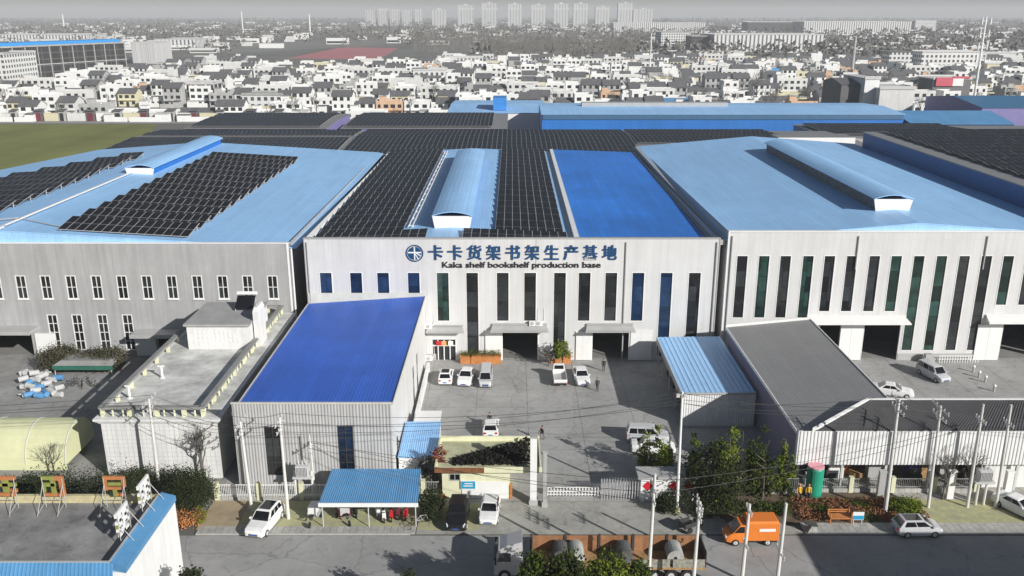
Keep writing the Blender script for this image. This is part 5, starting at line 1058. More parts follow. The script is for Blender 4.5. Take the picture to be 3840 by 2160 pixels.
b = G(2040, 1338, .02); t = thing('traffic_barrier', 'pale stone block with dark bent plate on the kerb end', 'barrier', tuple(b)); mb = MB(); mb.hexa([(b.x - .5, b.y - .4, .02), (b.x + .6, b.y - .4, .02), (b.x + .6, b.y + .4, .02), (b.x - .5, b.y + .4, .02)], [(b.x - .1, b.y - .3, .7), (b.x + .3, b.y - .3, .7), (b.x + .3, b.y + .3, .7), (b.x - .1, b.y + .3, .7)]); mb.build('block', M_pave, t); mb = MB(); mb.slab([(b.x - .7, b.y - .2, .95), (b.x + .5, b.y - .3, .75), (b.x + .5, b.y + .3, .75), (b.x - .7, b.y + .4, .95)], .05); mb.build('plate', M_darkmetal, t)
# left yard: bagged goods, tarp tent
M_bag = mat('white_sack', (.52, .52, .51), .7, var=.15, scale=2); M_bagb = mat('blue_wrap', (.10, .28, .52), .6, var=.2)
def blob(mb, c, rx, ry, rz, n=8, m=5, mi=0):
    for i in range(m):
        for k in range(n):
            f = lambda i, k: (c[0] + rx * math.sin(math.pi * i / m) * math.cos(2 * math.pi * k / n), c[1] + ry * math.sin(math.pi * i / m) * math.sin(2 * math.pi * k / n), c[2] + rz * math.cos(math.pi * i / m))
            mb.poly([f(i + 1, k), f(i + 1, k + 1), f(i, k + 1), f(i, k)], mi)
RO = ['front', 'second', 'third', 'back']
for k in range(26):
    xv, yv = 62 + (k % 7) * 14 + random.uniform(-4, 4), 998 - (k // 7) * 17 + random.uniform(-4, 4); x, y = g(xv, yv); blue = k in (1, 3, 4, 9, 10, 15, 20)
    mb = MB(); mb.disc((0, 0, .33 + (k % 3) * .16), (1, random.uniform(-2.2, 2.2), random.uniform(-.2, .2)), .33, 1.15, 10); mb.disc((0, 0, .40 + (k % 3) * .12), (1, .3, 0), .10, 1.2, 8); o = mb.build('wrapped_roll', M_bagb if blue else M_bag); o.location = (x, y, .012)
    tag(o, '%s wrapped roll, %s from the left in the %s row of the left yard pile' % ('blue' if blue else 'white', ['first', 'second', 'third', 'fourth', 'fifth', 'sixth', 'seventh'][k % 7], RO[k // 7]), 'roll', 'wrapped rolls piled on the left yard')
t = thing('tarp_shelter', 'low green and grey tarpaulin shelter on the left yard', 'shelter', tuple(G(225, 940))); c = G(225, 935); mb = MB()
mb.hexa([(c.x - 4, c.y - 1.2, 1.3), (c.x + 3.6, c.y - 1.2, 1.3), (c.x + 3.6, c.y + 3.6, 1.5), (c.x - 4, c.y + 3.6, 1.5)], [(c.x - 3, c.y - .9, 1.9), (c.x + 3.2, c.y - .9, 1.9), (c.x + 3.4, c.y + 3.4, 1.7), (c.x - 3.6, c.y + 3.4, 1.7)]); mb.build('roof', mat('grey_tarp', (.25, .25, .24), .8, var=.2), t)
mb = MB(); mb.box(c.x - 4.05, c.y - 1.28, .75, c.x + 3.65, c.y - 1.205, 1.32); mb.build('valance', M_teal, t)
for dx in (-3.8, 3.4):
    for dy in (-1.1, 3.4): mb = MB(); mb.tube([(c.x + dx, c.y + dy, .01), (c.x + dx, c.y + dy, 1.3)], .05, 6); mb.build('post', M_steel, t)
for k in range(5):
    x, y = g(175 + k * 16, 975 - (k % 2) * 8); bicycle(['leftmost dark bicycle', 'second dark bicycle', 'middle dark bicycle', 'fourth dark bicycle', 'rightmost dark bicycle'][k] + ' in front of the green tarpaulin shelter', (x, y), 60 + k * 25, M_black, .012)
# ------------------------------------------------------------------ trees and shrubs
SV = sd.copy()          # leaves turn towards the light, as foliage does
def leafy(name, label, cat, x, y, z0, zb, zt, rx, n, mats, leaf=.2, shape='oval', trunk=True, group=None, clump=40, ry=None, stems=1, parent_ok=True):
    """crown of leaf-sized faces gathered in clumps between zb and zt; tapered trunk with limbs"""
    ry = ry or rx; t = thing(name, label, cat, (x, y, z0), group); mb = MB(); rnd = random.Random(hash((round(x, 1), round(y, 1))) & 0xffff)
    C = []; SP = [(rnd.uniform(-.75, .75), rnd.uniform(-.7, .7), rnd.uniform(.55, .9)) for _ in range(3 + n // 22)] + [(0, 0, 1.0)] if shape == 'plume' else None
    for _ in range(n):
        for _ in range(30):
            a, b, c = rnd.uniform(-1, 1), rnd.uniform(-1, 1), rnd.uniform(0, 1)
            lim = {'oval': math.sqrt(max(0, 1 - (2 * c - 1) ** 2)), 'cone': (1 - c) ** .8 * .95 + .08, 'plume': .35 + .65 * math.sin(math.pi * min(1, c + .15)) if c < .85 else .35, 'box': 1}[shape]
            d = math.hypot(a, b)
            if d < lim and d > lim * rnd.random() * .9: break
        if SP:
            q = SP[rnd.randrange(len(SP))]; w = (1 - c) ** .7 * .28 + .04; C.append((x + (q[0] + a * w) * rx, y + (q[1] + b * w) * ry, zb + c * q[2] * (zt - zb)))
        else: C.append((x + a * rx, y + b * ry, zb + c * (zt - zb)))
    for c in C:
        cr = rnd.uniform(.55, 1.25) * (rx + ry) * .13 + leaf; mi = 0 if rnd.random() < .58 else 1; cr *= .75 if SP else 1
        for _ in range(clump):
            p = Vector((c[0] + rnd.gauss(0, cr * .5), c[1] + rnd.gauss(0, cr * .5), c[2] + rnd.gauss(0, cr * .5)))
            u = Vector((rnd.gauss(0, 1), rnd.gauss(0, 1), rnd.gauss(0, .8))).normalized() * leaf * rnd.uniform(.6, 1.3); v = u.cross(Vector((SV.x + rnd.gauss(0, .7), SV.y + rnd.gauss(0, .7), SV.z + .3 + rnd.gauss(0, .7)))).normalized() * leaf * .5
            mb.poly([p - u * .5, p + v, p + u * .5, p - v], mi if rnd.random() < .85 else 1 - mi)
    mb.build('foliage' if not trunk else 'crown', mats, t)
    if trunk:
        for s in range(stems):
            mb = MB(); ox, oy = (rnd.uniform(-.5, .5) * rx * (stems > 1), rnd.uniform(-.5, .5) * rx * (stems > 1)); r = .05 + .022 * (zt - z0) / stems ** .5
            mb.tube([(x + ox, y + oy, z0), (x + ox * 1.1 + .1, y + oy, (z0 + zb) / 2 + .3), (x + ox * 1.3, y + oy, zb + (zt - zb) * .8)], [r, r * .75, r * .2], 7)
            for k in range(6):
                a = rnd.uniform(0, 6.28); h = zb + (zt - zb) * (.1 + .1 * k); mb.tube([(x + ox, y + oy, h - .3), (x + ox + math.cos(a) * rx * .6, y + oy + math.sin(a) * ry * .6, h + .5)], [r * .4, r * .12], 5)
            mb.build('trunk', M_bark, t)
    return t
def leafy_px(name, label, cat, xv, yt, yb, wv, Y, n, mats, z0=.02, **k):
    a, b = Wp(xv, yt, Y), Wp(xv, yb, Y); w = abs(Wp(xv + wv / 2, yt, Y).x - Wp(xv - wv / 2, yt, Y).x) / 2
    return leafy(name, label, cat, (a.x + b.x) / 2, Y, z0, max(z0 + .05, b.z), a.z, w, n, mats, **k)
GL = [M_leaf, M_leaf2]
M_leafy = mat('leaf_yellow_green', (.19, .24, .030), .7, var=.4, scale=2, spec=.12)
leaf_light(M_leafy, (.26, .33, .03))
leafy_px('bamboo', 'yellow-green bamboo rising behind the hut with red papers', 'bamboo', 1652, 1070, 1210, 100, 77.6, 130, [M_leafy, M_leaf], shape='plume', stems=4, leaf=.24)
leafy_px('evergreen_tree', 'slender dark evergreen beside the floodlight mast', 'tree', 1742, 1085, 1240, 54, 75.6, 60, [M_leafy, M_leaf2], shape='plume', leaf=.2)
leafy_px('evergreen_tree', 'biggest evergreen tree with several pointed tops between mast and shed', 'tree', 1842, 1052, 1275, 112, 73.9, 150, [M_leafy, M_leaf2], shape='plume', stems=3, leaf=.22)
leafy_px('evergreen_tree', 'broad evergreen tree right of the biggest one', 'tree', 1915, 1072, 1285, 88, 74.2, 110, [M_leaf, M_leaf2], shape='plume', stems=2, leaf=.22)
leafy_px('evergreen_tree', 'narrow light green tree at the left end of the corrugated fascia', 'tree', 1972, 1070, 1245, 50, 74.5, 66, [M_leafy, M_leaf], shape='plume', leaf=.2)
leafy_px('evergreen_tree', 'dark leafy tree filling the gap under the biggest evergreen', 'tree', 1800, 1130, 1295, 150, 73.3, 150, [M_leaf2, M_leaf2], shape='oval', leaf=.2)
for xv, yt, yb, w, Y, lab in ((1700, 1232, 1300, 92, 71.6, 'dark round clipped bush at the foot of the floodlight mast'), (1668, 1252, 1295, 40, 71.9, 'small dark bush before the hut with red papers'), (1775, 1265, 1310, 90, 71.2, 'low dark bush right of the mast foot'), (1880, 1270, 1312, 130, 71.4, 'long low green bush under the evergreens'), (1960, 1275, 1312, 60, 71.4, 'green bush at the left end of the russet bed')):
    leafy_px('bush', lab, 'bush', xv, yt, yb, w, Y, 34, [M_leaf2, M_leaf2] if 'dark' in lab else GL, z0=.1, trunk=False, leaf=.16, ry=1.0)
leafy_px('bush', 'bright green bush at the right end of the russet flower bed', 'bush', 2278, 1255, 1300, 88, 71.4, 40, [M_leafy, M_leaf], z0=.1, trunk=False, leaf=.17, ry=.9)
# russet ground cover bed
mb = MB()
for _ in range(5200):
    x, y = random.uniform(26, 38.0), random.uniform(69.8, 73.5)
    if random.random() < .25 * (1 + math.sin(x * 3.1) * math.sin(y * 4)): continue
    h = .12 + random.random() * .42; u = Vector((random.gauss(0, 1), random.gauss(0, 1), random.gauss(0, .7))).normalized() * .13; v = u.cross(Vector((random.gauss(0, 1), random.gauss(0, 1), 1))).normalized() * .07; p = Vector((x, y, h))
    mb.poly([p - u, p + v, p + u, p - v], 0 if math.sin(x * 1.7) + math.sin(y * 2.3 + x) + random.gauss(0, .5) > -.7 else 1)
tag(mb.build('ground_cover', [M_leafr, M_leaf]), 'russet ground cover with green patches before the roadside shed', 'ground cover', kind='stuff')
# left side planting
leafy_px('bush', 'big dark round bush between the blue coping and the railing', 'bush', 482, 1186, 1330, 108, 71.8, 220, [M_leaf2, M_leaf2], z0=.1, trunk=False, leaf=.12)
leafy_px('hedge', 'dark hedge along the foot of the white terrace building', 'hedge', 418, 1184, 1262, 190, 75.2, 200, [M_leaf2, M_leaf2], shape='box', trunk=False, leaf=.12, ry=.8)
leafy_px('hedge', 'dark hedge behind the rooftop sign characters', 'hedge', 205, 1195, 1262, 300, 70.5, 260, [M_leaf2, M_leaf2], shape='box', trunk=False, leaf=.13, ry=1.2)
leafy_px('hedge', 'dark hedge left behind the first rooftop sign characters', 'hedge', 75, 1200, 1262, 110, 68.5, 100, [M_leaf2, M_leaf2], shape='box', trunk=False, leaf=.13, ry=1.0)
leafy_px('bush', 'russet clipped bush in the brick bed at the white building end', 'bush', 466, 1292, 1332, 66, 69.6, 46, [M_leafr, M_orange], z0=.1, trunk=False, leaf=.14, shape='box', ry=.9)
leafy_px('bush', 'green and russet creeper at the pavement edge beside the brick bed', 'bush', 505, 1285, 1335, 26, 69.8, 26, [M_leafr, M_leafy], z0=.1, trunk=False, leaf=.14, ry=.6)
leafy_px('bush', 'dark bush between the bicycle shelter and the black car', 'bush', 1084, 1238, 1318, 62, 70.6, 60, [M_leaf2, M_leaf2], z0=.02, trunk=False, leaf=.16)
leafy_px('shrub', 'dark shrub with bare twigs left of the gatehouse canopy', 'shrub', 1078, 1150, 1225, 58, 76.0, 34, [M_twig, M_leaf2], leaf=.2)
leafy_px('cypress', 'dark narrow cypress against the right wall of the workshop', 'tree', 1000, 1085, 1180, 24, 78.6, 26, [M_leaf2, M_leaf2], shape='cone', leaf=.16)
leafy_px('creeper', 'russet creeper climbing the left corner of the gatehouse', 'creeper', 1108, 1118, 1180, 30, 75.4, 22, [M_leafr, M_mar], trunk=False, leaf=.16, ry=.5)
leafy_px('creeper', 'orange and red creeper on the pavement left of the black car', 'creeper', 1112, 1245, 1300, 14, 72.6, 12, [M_leafr, M_orange], trunk=False, leaf=.14, ry=.4)
leafy_px('tree', 'small yellow-green tree in front of the middle factory window strip', 'tree', 1414, 862, 905, 34, 106.6, 20, [M_leafy, M_leaf], leaf=.25)
leafy_px('tree', 'small leafless grey tree beside the yellow-green one', 'tree', 1380, 872, 910, 44, 106.9, 14, [M_twig, M_twig], leaf=.22, clump=16)
for xv, yt, w, lab in ((150, 876, 92, 'big grey-brown round bush by the left sliding door'), (222, 890, 66, 'middle grey-brown bush under the left factory windows'), (268, 882, 84, 'grey-brown bush below the fourth low window of the left factory')):
    leafy_px('bush', lab, 'bush', xv, yt, 924, w, 106.4, 170, [mat('brown_leaf', (.10, .085, .06), .9, var=.4, scale=3, spec=.1), M_leaf2], trunk=False, leaf=.17)
for xv, yt, w, Y, lab in ((1345, 1398, 70, 53, 'leftmost treetop rising in front of the lorry'), (1430, 1404, 110, 52.5, 'dark green treetop in front of the lorry middle'), (1530, 1398, 120, 53, 'broad yellow-green treetop in front of the lorry'), (1606, 1412, 60, 53, 'small treetop at the near pole before the lorry')):
    leafy_px('tree', lab, 'tree', xv, yt, 1540, w, Y, 130, [M_leafy if 'yellow' in lab else M_leaf, M_leaf2], leaf=.2)
for xv, yt, w, lab in ((484, 1434, 62, 'dark treetop just showing beside the white wall at the bottom edge'), (1030, 1436, 50, 'dark treetop just showing at the bottom edge left of the lorry')):
    leafy_px('tree', lab, 'tree', xv, yt, 1540, w, 56, 40, [M_leaf2, M_leaf2], leaf=.2)
def bare(name, label, x, y, z0, h, r, group=None, cat='tree', seed=1, depth=4, thick=.03):
    t = thing(name, label, cat, (x, y, z0), group); rnd = random.Random(seed); T = MB(); B = MB()
    T.tube([(x, y, z0), (x + .05 * h * rnd.uniform(-1, 1), y, z0 + h * .45)], h * .022, 7, 0, h * .014)
    def br(p, d, L, rad, k):
        q = p + d * L; B.tube([p, p.lerp(q, .5) + Vector((rnd.uniform(-.1, .1), rnd.uniform(-.1, .1), 0)) * L, q], rad, 4, 0, rad * .55)
        if k:
            for _ in range(3): br(p.lerp(q, rnd.uniform(.5, 1)), (d + Vector((rnd.gauss(0, .55), rnd.gauss(0, .55), rnd.uniform(0, .4)))).normalized(), L * .66, rad * .6, k - 1)
    for _ in range(6): br(Vector((x, y, z0 + h * rnd.uniform(.2, .45))), Vector((rnd.gauss(0, .5) * r / h * 2, rnd.gauss(0, .5) * r / h * 2, 1)).normalized(), h * .3, h * .009, depth - 1)
    T.build('trunk', M_bark, t); B.build('crown', M_twig, t); return t
p = G(140, 1196); bare('bare_tree', 'leafless shrub tree before the cream vault tent', p.x, 78.2, 0, 4.2, 1.8, seed=3)
p = G(1462, 905)
for k, (xv, yv, lab) in enumerate(((2385, 1170, 'leafless branches beside the middle fascia pole'), (2450, 1165, 'leafless tree near the twin-post transformer'), (500, 1095, 'leafless small tree at the right corner of the white terrace building'))):
    p = Wp(xv, yv, 73.6 if k < 2 else 76.9); bare('bare_tree', lab, p.x, 73.6 if k < 2 else 76.9, .1, p.z + 1.6, 1.4, seed=11 + k)
# ------------------------------------------------------------------ village behind the factory
RV = random.Random(21)
HW = [mat('render_white', (.82, .82, .80), .85, var=.06, scale=.4, streak=.1), mat('render_pale', (.68, .68, .66), .85, var=.08, scale=.4, streak=.1), mat('render_cream', (.64, .60, .42), .85, var=.1, scale=.4), mat('render_peach', (.62, .42, .28), .85, var=.1, scale=.4), mat('render_grey', (.42, .42, .41), .9, var=.15, scale=.4)]
HR = [mat('tile_grey', (.13, .13, .135), .8, var=.2, scale=.5), mat('flat_roof_screed', (.36, .36, .35), .9, var=.2, scale=.3), mat('roof_rust', (.26, .14, .125), .8, var=.2), mat('roof_blue_sheet', (.12, .32, .58), .5, var=.08), mat('roof_pale', (.55, .55, .54), .8, var=.1)]
M_win = mat('far_window', (.03, .034, .04), .3, var=.3)
LW = ['white', 'off-white', 'cream', 'peach', 'grey']; LR = ['dark tiled', 'flat grey', 'rust red', 'blue sheet', 'pale flat']
def house_geo(W, D, H, gable, rd):
    """returns wall MB, roof MB, list of window MBs, door MB; origin at ground centre, front towards -Y"""
    w = MB(); r = MB(); wins = []; d = MB(); ex = []; x0, x1, y0, y1 = -W / 2, W / 2, -D / 2, D / 2
    w.box(x0, y0, 0, x1, y1, H)
    if gable:
        rz = H + D * .26; w.poly([(x0, y0, H), (x0, 0, rz - .1), (x0, y1, H)]); w.poly([(x1, y0, H), (x1, y1, H), (x1, 0, rz - .1)])
        r.slab([(x0 - .3, y0 - .5, H - .1), (x1 + .3, y0 - .5, H - .1), (x1 + .3, 0, rz), (x0 - .3, 0, rz)], .15); r.slab([(x0 - .3, 0, rz), (x1 + .3, 0, rz), (x1 + .3, y1 + .5, H - .1), (x0 - .3, y1 + .5, H - .1)], .15)
    else:
        r.box(x0 + .2, y0 + .2, H, x1 - .2, y1 - .2, H + .05)
        for a in ((x0, y0, x1, y0 + .2), (x0, y1 - .2, x1, y1), (x0, y0 + .2, x0 + .2, y1 - .2), (x1 - .2, y0 + .2, x1, y1 - .2)): w.box(a[0], a[1], H, a[2], a[3], H + .8)
        if rd.random() < .6: w.box(x0 + 1, y1 - 3.6, H + .05, x0 + 4, y1 - .6, H + 2.4); q = MB(); q.box(x0 + .8, y1 - 3.8, H + 2.4, x0 + 4.2, y1 - .4, H + 2.55); ex.append(('hut_roof', q, 1))
    if rd.random() < .75:            # yard wing, yard wall, water tank: the clutter of a lived-in plot
        h2 = rd.uniform(2.3, 3.4); wx = rd.uniform(.3, .5) * W; sx = rd.choice((x0, x1 - wx)); w.box(sx, y0 - 4.6, 0, sx + wx, y0 - .95, h2)
        q = MB(); ex.append(('wing_roof', q, 1)); q.slab([(sx - .2, y0 - 4.8, h2 + .1), (sx + wx + .2, y0 - 4.8, h2 + .1), (sx + wx + .2, y0 - .92, h2 + .6), (sx - .2, y0 - .92, h2 + .6)], .12)
        w.box(x0, y0 - 4.9, 0, x1, y0 - 4.7, 2.0)
    if not gable and rd.random() < .6: tx = rd.uniform(x0 + 1.2, x1 - 1.2); q = MB(); q.tube([(tx, 1, H + .06), (tx, 1, H + 1.3)], .55, 8); ex.append(('water_tank', q, 2))
    fl = max(1, int(H // 3)); n = max(2, int(W // 3))
    for f in range(fl):
        for k in range(n):
            cx = x0 + W * (k + .5) / n; z = f * 3.1 + 1.0
            if f == 0 and k == n // 2: d.box(cx - .7, y0 - .06, 0, cx + .7, y0 - .003, 2.3); continue
            m = MB(); ww = rd.choice((.6, .8, 1.0)); m.box(cx - ww, y0 - .06, z, cx + ww, y0 - .003, z + 1.5); wins.append(m)
    if fl > 1: w.box(x0, y0 - .9, 3.0, x1, y0 - .001, 3.15)
    return w, r, wins, d, ex
KIND = []
for k in range(22):
    W, D = RV.choice((7, 8, 9, 10, 11, 12, 14, 17)), RV.uniform(7, 10); two = RV.random() < .62; gable = RV.random() < .42; wm = RV.choices(range(5), (60, 22, 7, 3, 8))[0]; rm = 0 if gable else RV.choices((1, 4), (5, 5))[0]
    KIND.append((W, D, (RV.choice((6.2, 6.6, 9.3)) if two else RV.choice((3.3, 3.8))), gable, wm, rm))
KIND += [(11, 9, 6.3, False, 0, 1), (12, 9, 6.3, True, 0, 0), (10, 9, 9.4, False, 0, 4), (14, 10, 6.4, False, 2, 1), (12, 9, 6.3, False, 3, 1), (14, 9, 4.0, True, 1, 3)]
PROTO = []; FARP = []
for kk in KIND:
    w, r, wins, d, ex = house_geo(*kk[:4], RV)
    def me(mb, ms):
        m = bpy.data.meshes.new('house'); m.from_pydata(mb.v, [], mb.f); [m.materials.append(q) for q in ms]; m.polygons.foreach_set('material_index', mb.m); return m
    PROTO.append((me(w, [HW[kk[4]]]), me(r, [HR[kk[5]]]), [me(q, [M_win]) for q in wins], me(d, [RV.choice((M_win, M_mar, M_trimg))]), [(nm_, me(q, [HR[kk[5]] if k_ == 1 else M_steel])) for nm_, q, k_ in ex]))
    a = MB()
    for mi, q in [(0, w), (1, r)] + [(2, q) for q in wins] + [(2, d)] + [(k_, q) for _, q, k_ in ex]:
        o = len(a.v); a.v += q.v; a.f += [tuple(i + o for i in f) for f in q.f]; a.m += [mi] * len(q.f)
    FARP.append((a, me(a, [HW[kk[4]], HR[kk[5]], M_win])))
ORD = lambda n: '%d%s' % (n, 'th' if 10 <= n % 100 <= 20 else {1: 'st', 2: 'nd', 3: 'rd'}.get(n % 10, 'th'))
def obj_of(nm, m, parent=None, loc=None): o = bpy.data.objects.new(nm, m); COL.objects.link(o); o.parent = parent; (setattr(o, 'location', loc) if loc else None); return o
rest = {}; nthings = 0; row = 0; Y = 389.0
big = [(-190, -120, 400, 445), (-104, -72, 385, 402)]
def blocked(x, y): return any(a < x < b and c_ < y < d_ for a, b, c_, d_ in big)
TREESPOT = []
while Y < 1050:
    row += 1; lim = .62 * Y + 25; x = -lim; i = 0
    if row > 1 and row % 3 == 0: Y += 5
    right_start = 90
    while x < lim:
        kk = RV.randrange(22) if RV.random() < .9 else 22 + RV.randrange(6); W = KIND[kk][0]; xc = x + W / 2
        x += W + RV.choice((.4, .8, 1.5, 3.0)); dens = .96 if xc < 60 else .72
        if Y < 405 and -118 < xc < -10 and False: continue
        if blocked(xc, Y) or (Y > 700 and -420 < xc < -150 and RV.random() < .8) or (560 < Y < 760 and -440 < xc < -280) or (Y > 850 and -90 < xc < 460) or (Y > 770 and -340 < xc < -70) or (Y > 900 and xc < -100): continue
        if RV.random() > dens: TREESPOT.append((xc, Y)); continue
        y = Y + RV.uniform(-3, 3) * (Y > 420); rz = RV.choice((0, 0, 0, math.pi)) + RV.gauss(0, .035) if Y > 470 else RV.gauss(0, .02); i += 1
        visible = abs(xc) < .6 * Y + 8
        if nthings < 290 and visible:
            nthings += 1; lab = '%s %s house with %s roof, %s from left in village row %d' % ('tall' if KIND[kk][2] > 8 else 'two-storey' if KIND[kk][2] > 5 else 'low', LW[KIND[kk][4]], LR[KIND[kk][5]], ORD(i), row)
            if Y < 420:
                t = thing('village_house', lab, 'house', (xc, y, 0), 'houses of the village'); obj_of('wall', PROTO[kk][0], t); obj_of('roof', PROTO[kk][1], t)
                for q in PROTO[kk][2]: obj_of('window', q, t)
                obj_of('door', PROTO[kk][3], t); [obj_of(nm_, q, t) for nm_, q in PROTO[kk][4]]
            else:
                t = obj_of('village_house', FARP[kk][1], None, (xc, y, 0)); tag(t, lab, 'house', 'houses of the village')
            t.rotation_euler = (0, 0, rz)
        else: rest.setdefault((KIND[kk][4], KIND[kk][5]), []).append((kk, xc, y, rz))
        if RV.random() < (.2 if xc < 60 else .5): TREESPOT.append((xc + RV.uniform(-4, 4), Y - 7))
    Y += RV.choice((13, 14, 15))
mats6 = HW + HR + [M_win]; mb = MB()
for (wm, rm), L in rest.items():
    for kk, x, y, rz in L:
        a = FARP[kk][0]; o = len(mb.v); s = -1 if abs(rz) > 1 else 1
        mb.v += [(x + v[0] * s, y + v[1] * s, v[2]) for v in a.v]; mb.f += [tuple(i + o for i in f) for f in a.f]; mb.m += [(wm, 5 + rm, 10)[q] for q in a.m]
o = mb.build('village_houses', mats6); tag(o, 'countless small white and grey houses of the far village', 'houses', kind='stuff')
# front gates and yard walls of the first row (courtyards facing the field)
x = -232.0; k = 0
while x < -98:
    w = RV.uniform(9, 13); k += 1
    if True:
        t = thing('courtyard_front', '%s courtyard with %s gate along the wheat field, %s from left' % (['white', 'yellowish', 'off-white'][k % 3], 'dark red' if k % 2 else 'dark grey', ORD(k)), 'courtyard wall', (x + w / 2, 383, 0), 'courtyard fronts along the field')
        mb = MB(); mb.box(x, 382.6, 0, x + w * .68, 383, 3.3); mb.box(x, 382.5, 3.3, x + w * .68, 383.1, 3.5); mb.build('wall', [HW[0], HW[2], HW[1]][k % 3], t)
        mb = MB(); mb.box(x + w * .68, 382.3, 0, x + w - .3, 385, 4.4); mb.build('gate_house', [HW[4], HR[0]][k % 2], t)
        mb = MB(); mb.box(x + w * .73, 382.2, .1, x + w - .9, 382.297, 3.4); mb.build('gate', M_mar if k % 2 else M_win, t)
        mb = MB(); mb.slab([(x + w * .64, 381.6, 4.5), (x + w, 381.6, 4.5), (x + w, 385.6, 5.0), (x + w * .64, 385.6, 5.0)], .2); mb.build('roof', HR[0], t)
    x += w + .4
# leafless trees in the village: copies of three grown trees
PT = [bare('bare_tree', 'leafless grey tree standing among the village houses', *TREESPOT[q], 0, 9 + q, 4, 'leafless trees among the village houses', seed=50 + q, depth=3) for q in range(3)]
n = 0
for (x, y) in TREESPOT[3:]:
    if n > 220 or y > 800: break
    n += 1; dup(PT[n % 3], (x, y, 0), RV.uniform(0, 6), scale=RV.uniform(.8, 1.35))
# ------------------------------------------------------------------ larger buildings beyond
def facade(name, wall, glass, sx, sz, mort, rough=.7):
    m = bpy.data.materials.new(name); m.use_nodes = True; n = m.node_tree; L = n.links; b = n.nodes['Principled BSDF']; b.inputs['Roughness'].default_value = rough
    tc = n.nodes.new('ShaderNodeTexCoord'); sp = n.nodes.new('ShaderNodeSeparateXYZ'); L.new(tc.outputs['Object'], sp.inputs[0]); ad = n.nodes.new('ShaderNodeMath'); L.new(sp.outputs[0], ad.inputs[0]); L.new(sp.outputs[1], ad.inputs[1])
    cb = n.nodes.new('ShaderNodeCombineXYZ'); L.new(ad.outputs[0], cb.inputs[0]); L.new(sp.outputs[2], cb.inputs[1]); br = n.nodes.new('ShaderNodeTexBrick'); L.new(cb.outputs[0], br.inputs[0]); br.offset = 0; br.inputs['Scale'].default_value = 1
    br.inputs['Brick Width'].default_value = sx; br.inputs['Row Height'].default_value = sz; br.inputs['Mortar Size'].default_value = mort; br.inputs['Mortar Smooth'].default_value = .1
    br.inputs['Color1'].default_value = (*glass, 1); br.inputs['Color2'].default_value = (*[c * 1.6 for c in glass], 1); br.inputs['Mortar'].default_value = (*wall, 1); L.new(br.outputs[0], b.inputs['Base Color']); MATS[name] = m; return m
F_str = facade('white_pier_facade', (.72, .72, .71), (.10, .105, .11), 5.0, 60, 1.6); F_win = facade('window_grid_facade', (.70, .70, .69), (.06, .065, .07), 3.2, 3.3, .8); F_tow = facade('hazed_tower_facade', (.54, .54, .54), (.28, .29, .30), 9.5, 60, 3.2); F_dk = facade('dark_curtain_wall', (.10, .10, .10), (.022, .022, .023), 8, 4.4, .35, .6); F_shop = facade('wide_window_facade', (.72, .72, .71), (.03, .03, .032), 5.2, 3.6, .55)  # tower colours are pale and low in contrast, part of the haze painted in
def block(label, xa, xb, ybase, ytop, depth, wallm, roofm=HR[1], name='office_block', cat='building', Y=None, group=None, skew=0.0, rim=True, par=1.2):
    a, b = G(xa, ybase), G(xb, ybase); Y = Y or a.y; x0, x1 = Wp(xa, ybase, Y).x, Wp(xb, ybase, Y).x; z = Wp((xa + xb) / 2, ytop, Y).z; W, D = x1 - x0, depth
    t = thing(name, label, cat, ((x0 + x1) / 2, Y, 0), group); mb = MB(); mb.box(-W / 2, 0, -.5, W / 2, D, z); m = mb; w = obj_of('wall', None, t) if False else None
    me_ = bpy.data.meshes.new('wall'); me_.from_pydata(mb.v, [], mb.f); me_.materials.append(wallm); obj_of('wall', me_, t)
    r = MB(); r.box(-W / 2 - .3, -.3, z, W / 2 + .3, D + .3, z + par * .4)
    if rim: r.box(-W / 2 - .3, -.3, z + par * .4, W / 2 + .3, .2, z + par); r.box(-W / 2 - .3, D - .2, z + par * .4, W / 2 + .3, D + .3, z + par)
    me_ = bpy.data.meshes.new('roof'); me_.from_pydata(r.v, [], r.f); me_.materials.append(roofm); obj_of('roof', me_, t)
    t.rotation_euler = (0, 0, skew); return t
TW = [(1152, 1192, 14), (1212, 1251, 9), (1278, 1312, 11), (1336, 1372, 13), (1392, 1430, 10), (1441, 1479, 10), (1497, 1532, 18), (1553, 1590, 9), (1592, 1640, 24), (1088, 1122, 25)]
for k, (a, b, y) in enumerate(TW):
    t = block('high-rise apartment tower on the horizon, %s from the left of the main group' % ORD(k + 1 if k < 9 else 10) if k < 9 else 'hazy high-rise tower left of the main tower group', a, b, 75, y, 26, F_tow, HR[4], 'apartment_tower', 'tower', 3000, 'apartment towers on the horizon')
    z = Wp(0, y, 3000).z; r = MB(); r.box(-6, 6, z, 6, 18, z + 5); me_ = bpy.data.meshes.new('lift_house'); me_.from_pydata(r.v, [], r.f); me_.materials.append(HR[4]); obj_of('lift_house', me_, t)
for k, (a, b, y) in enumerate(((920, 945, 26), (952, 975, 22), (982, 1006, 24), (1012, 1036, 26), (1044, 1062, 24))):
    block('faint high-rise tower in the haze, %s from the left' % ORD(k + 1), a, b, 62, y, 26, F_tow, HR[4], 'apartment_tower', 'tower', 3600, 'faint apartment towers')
block('long white pillared factory block right of the grove', 1795, 2068, 130, 88, 60, F_str, HR[4]); block('white office block joined to the left of the long pillared block', 1662, 1735, 122, 82, 50, F_win, HR[1]); block('dark fronted link building between two white blocks', 1738, 1792, 128, 92, 40, F_dk, HR[1])
block('long low white factory front before the pillared block', 1690, 1872, 145, 132, 30, HW[0], HR[4])
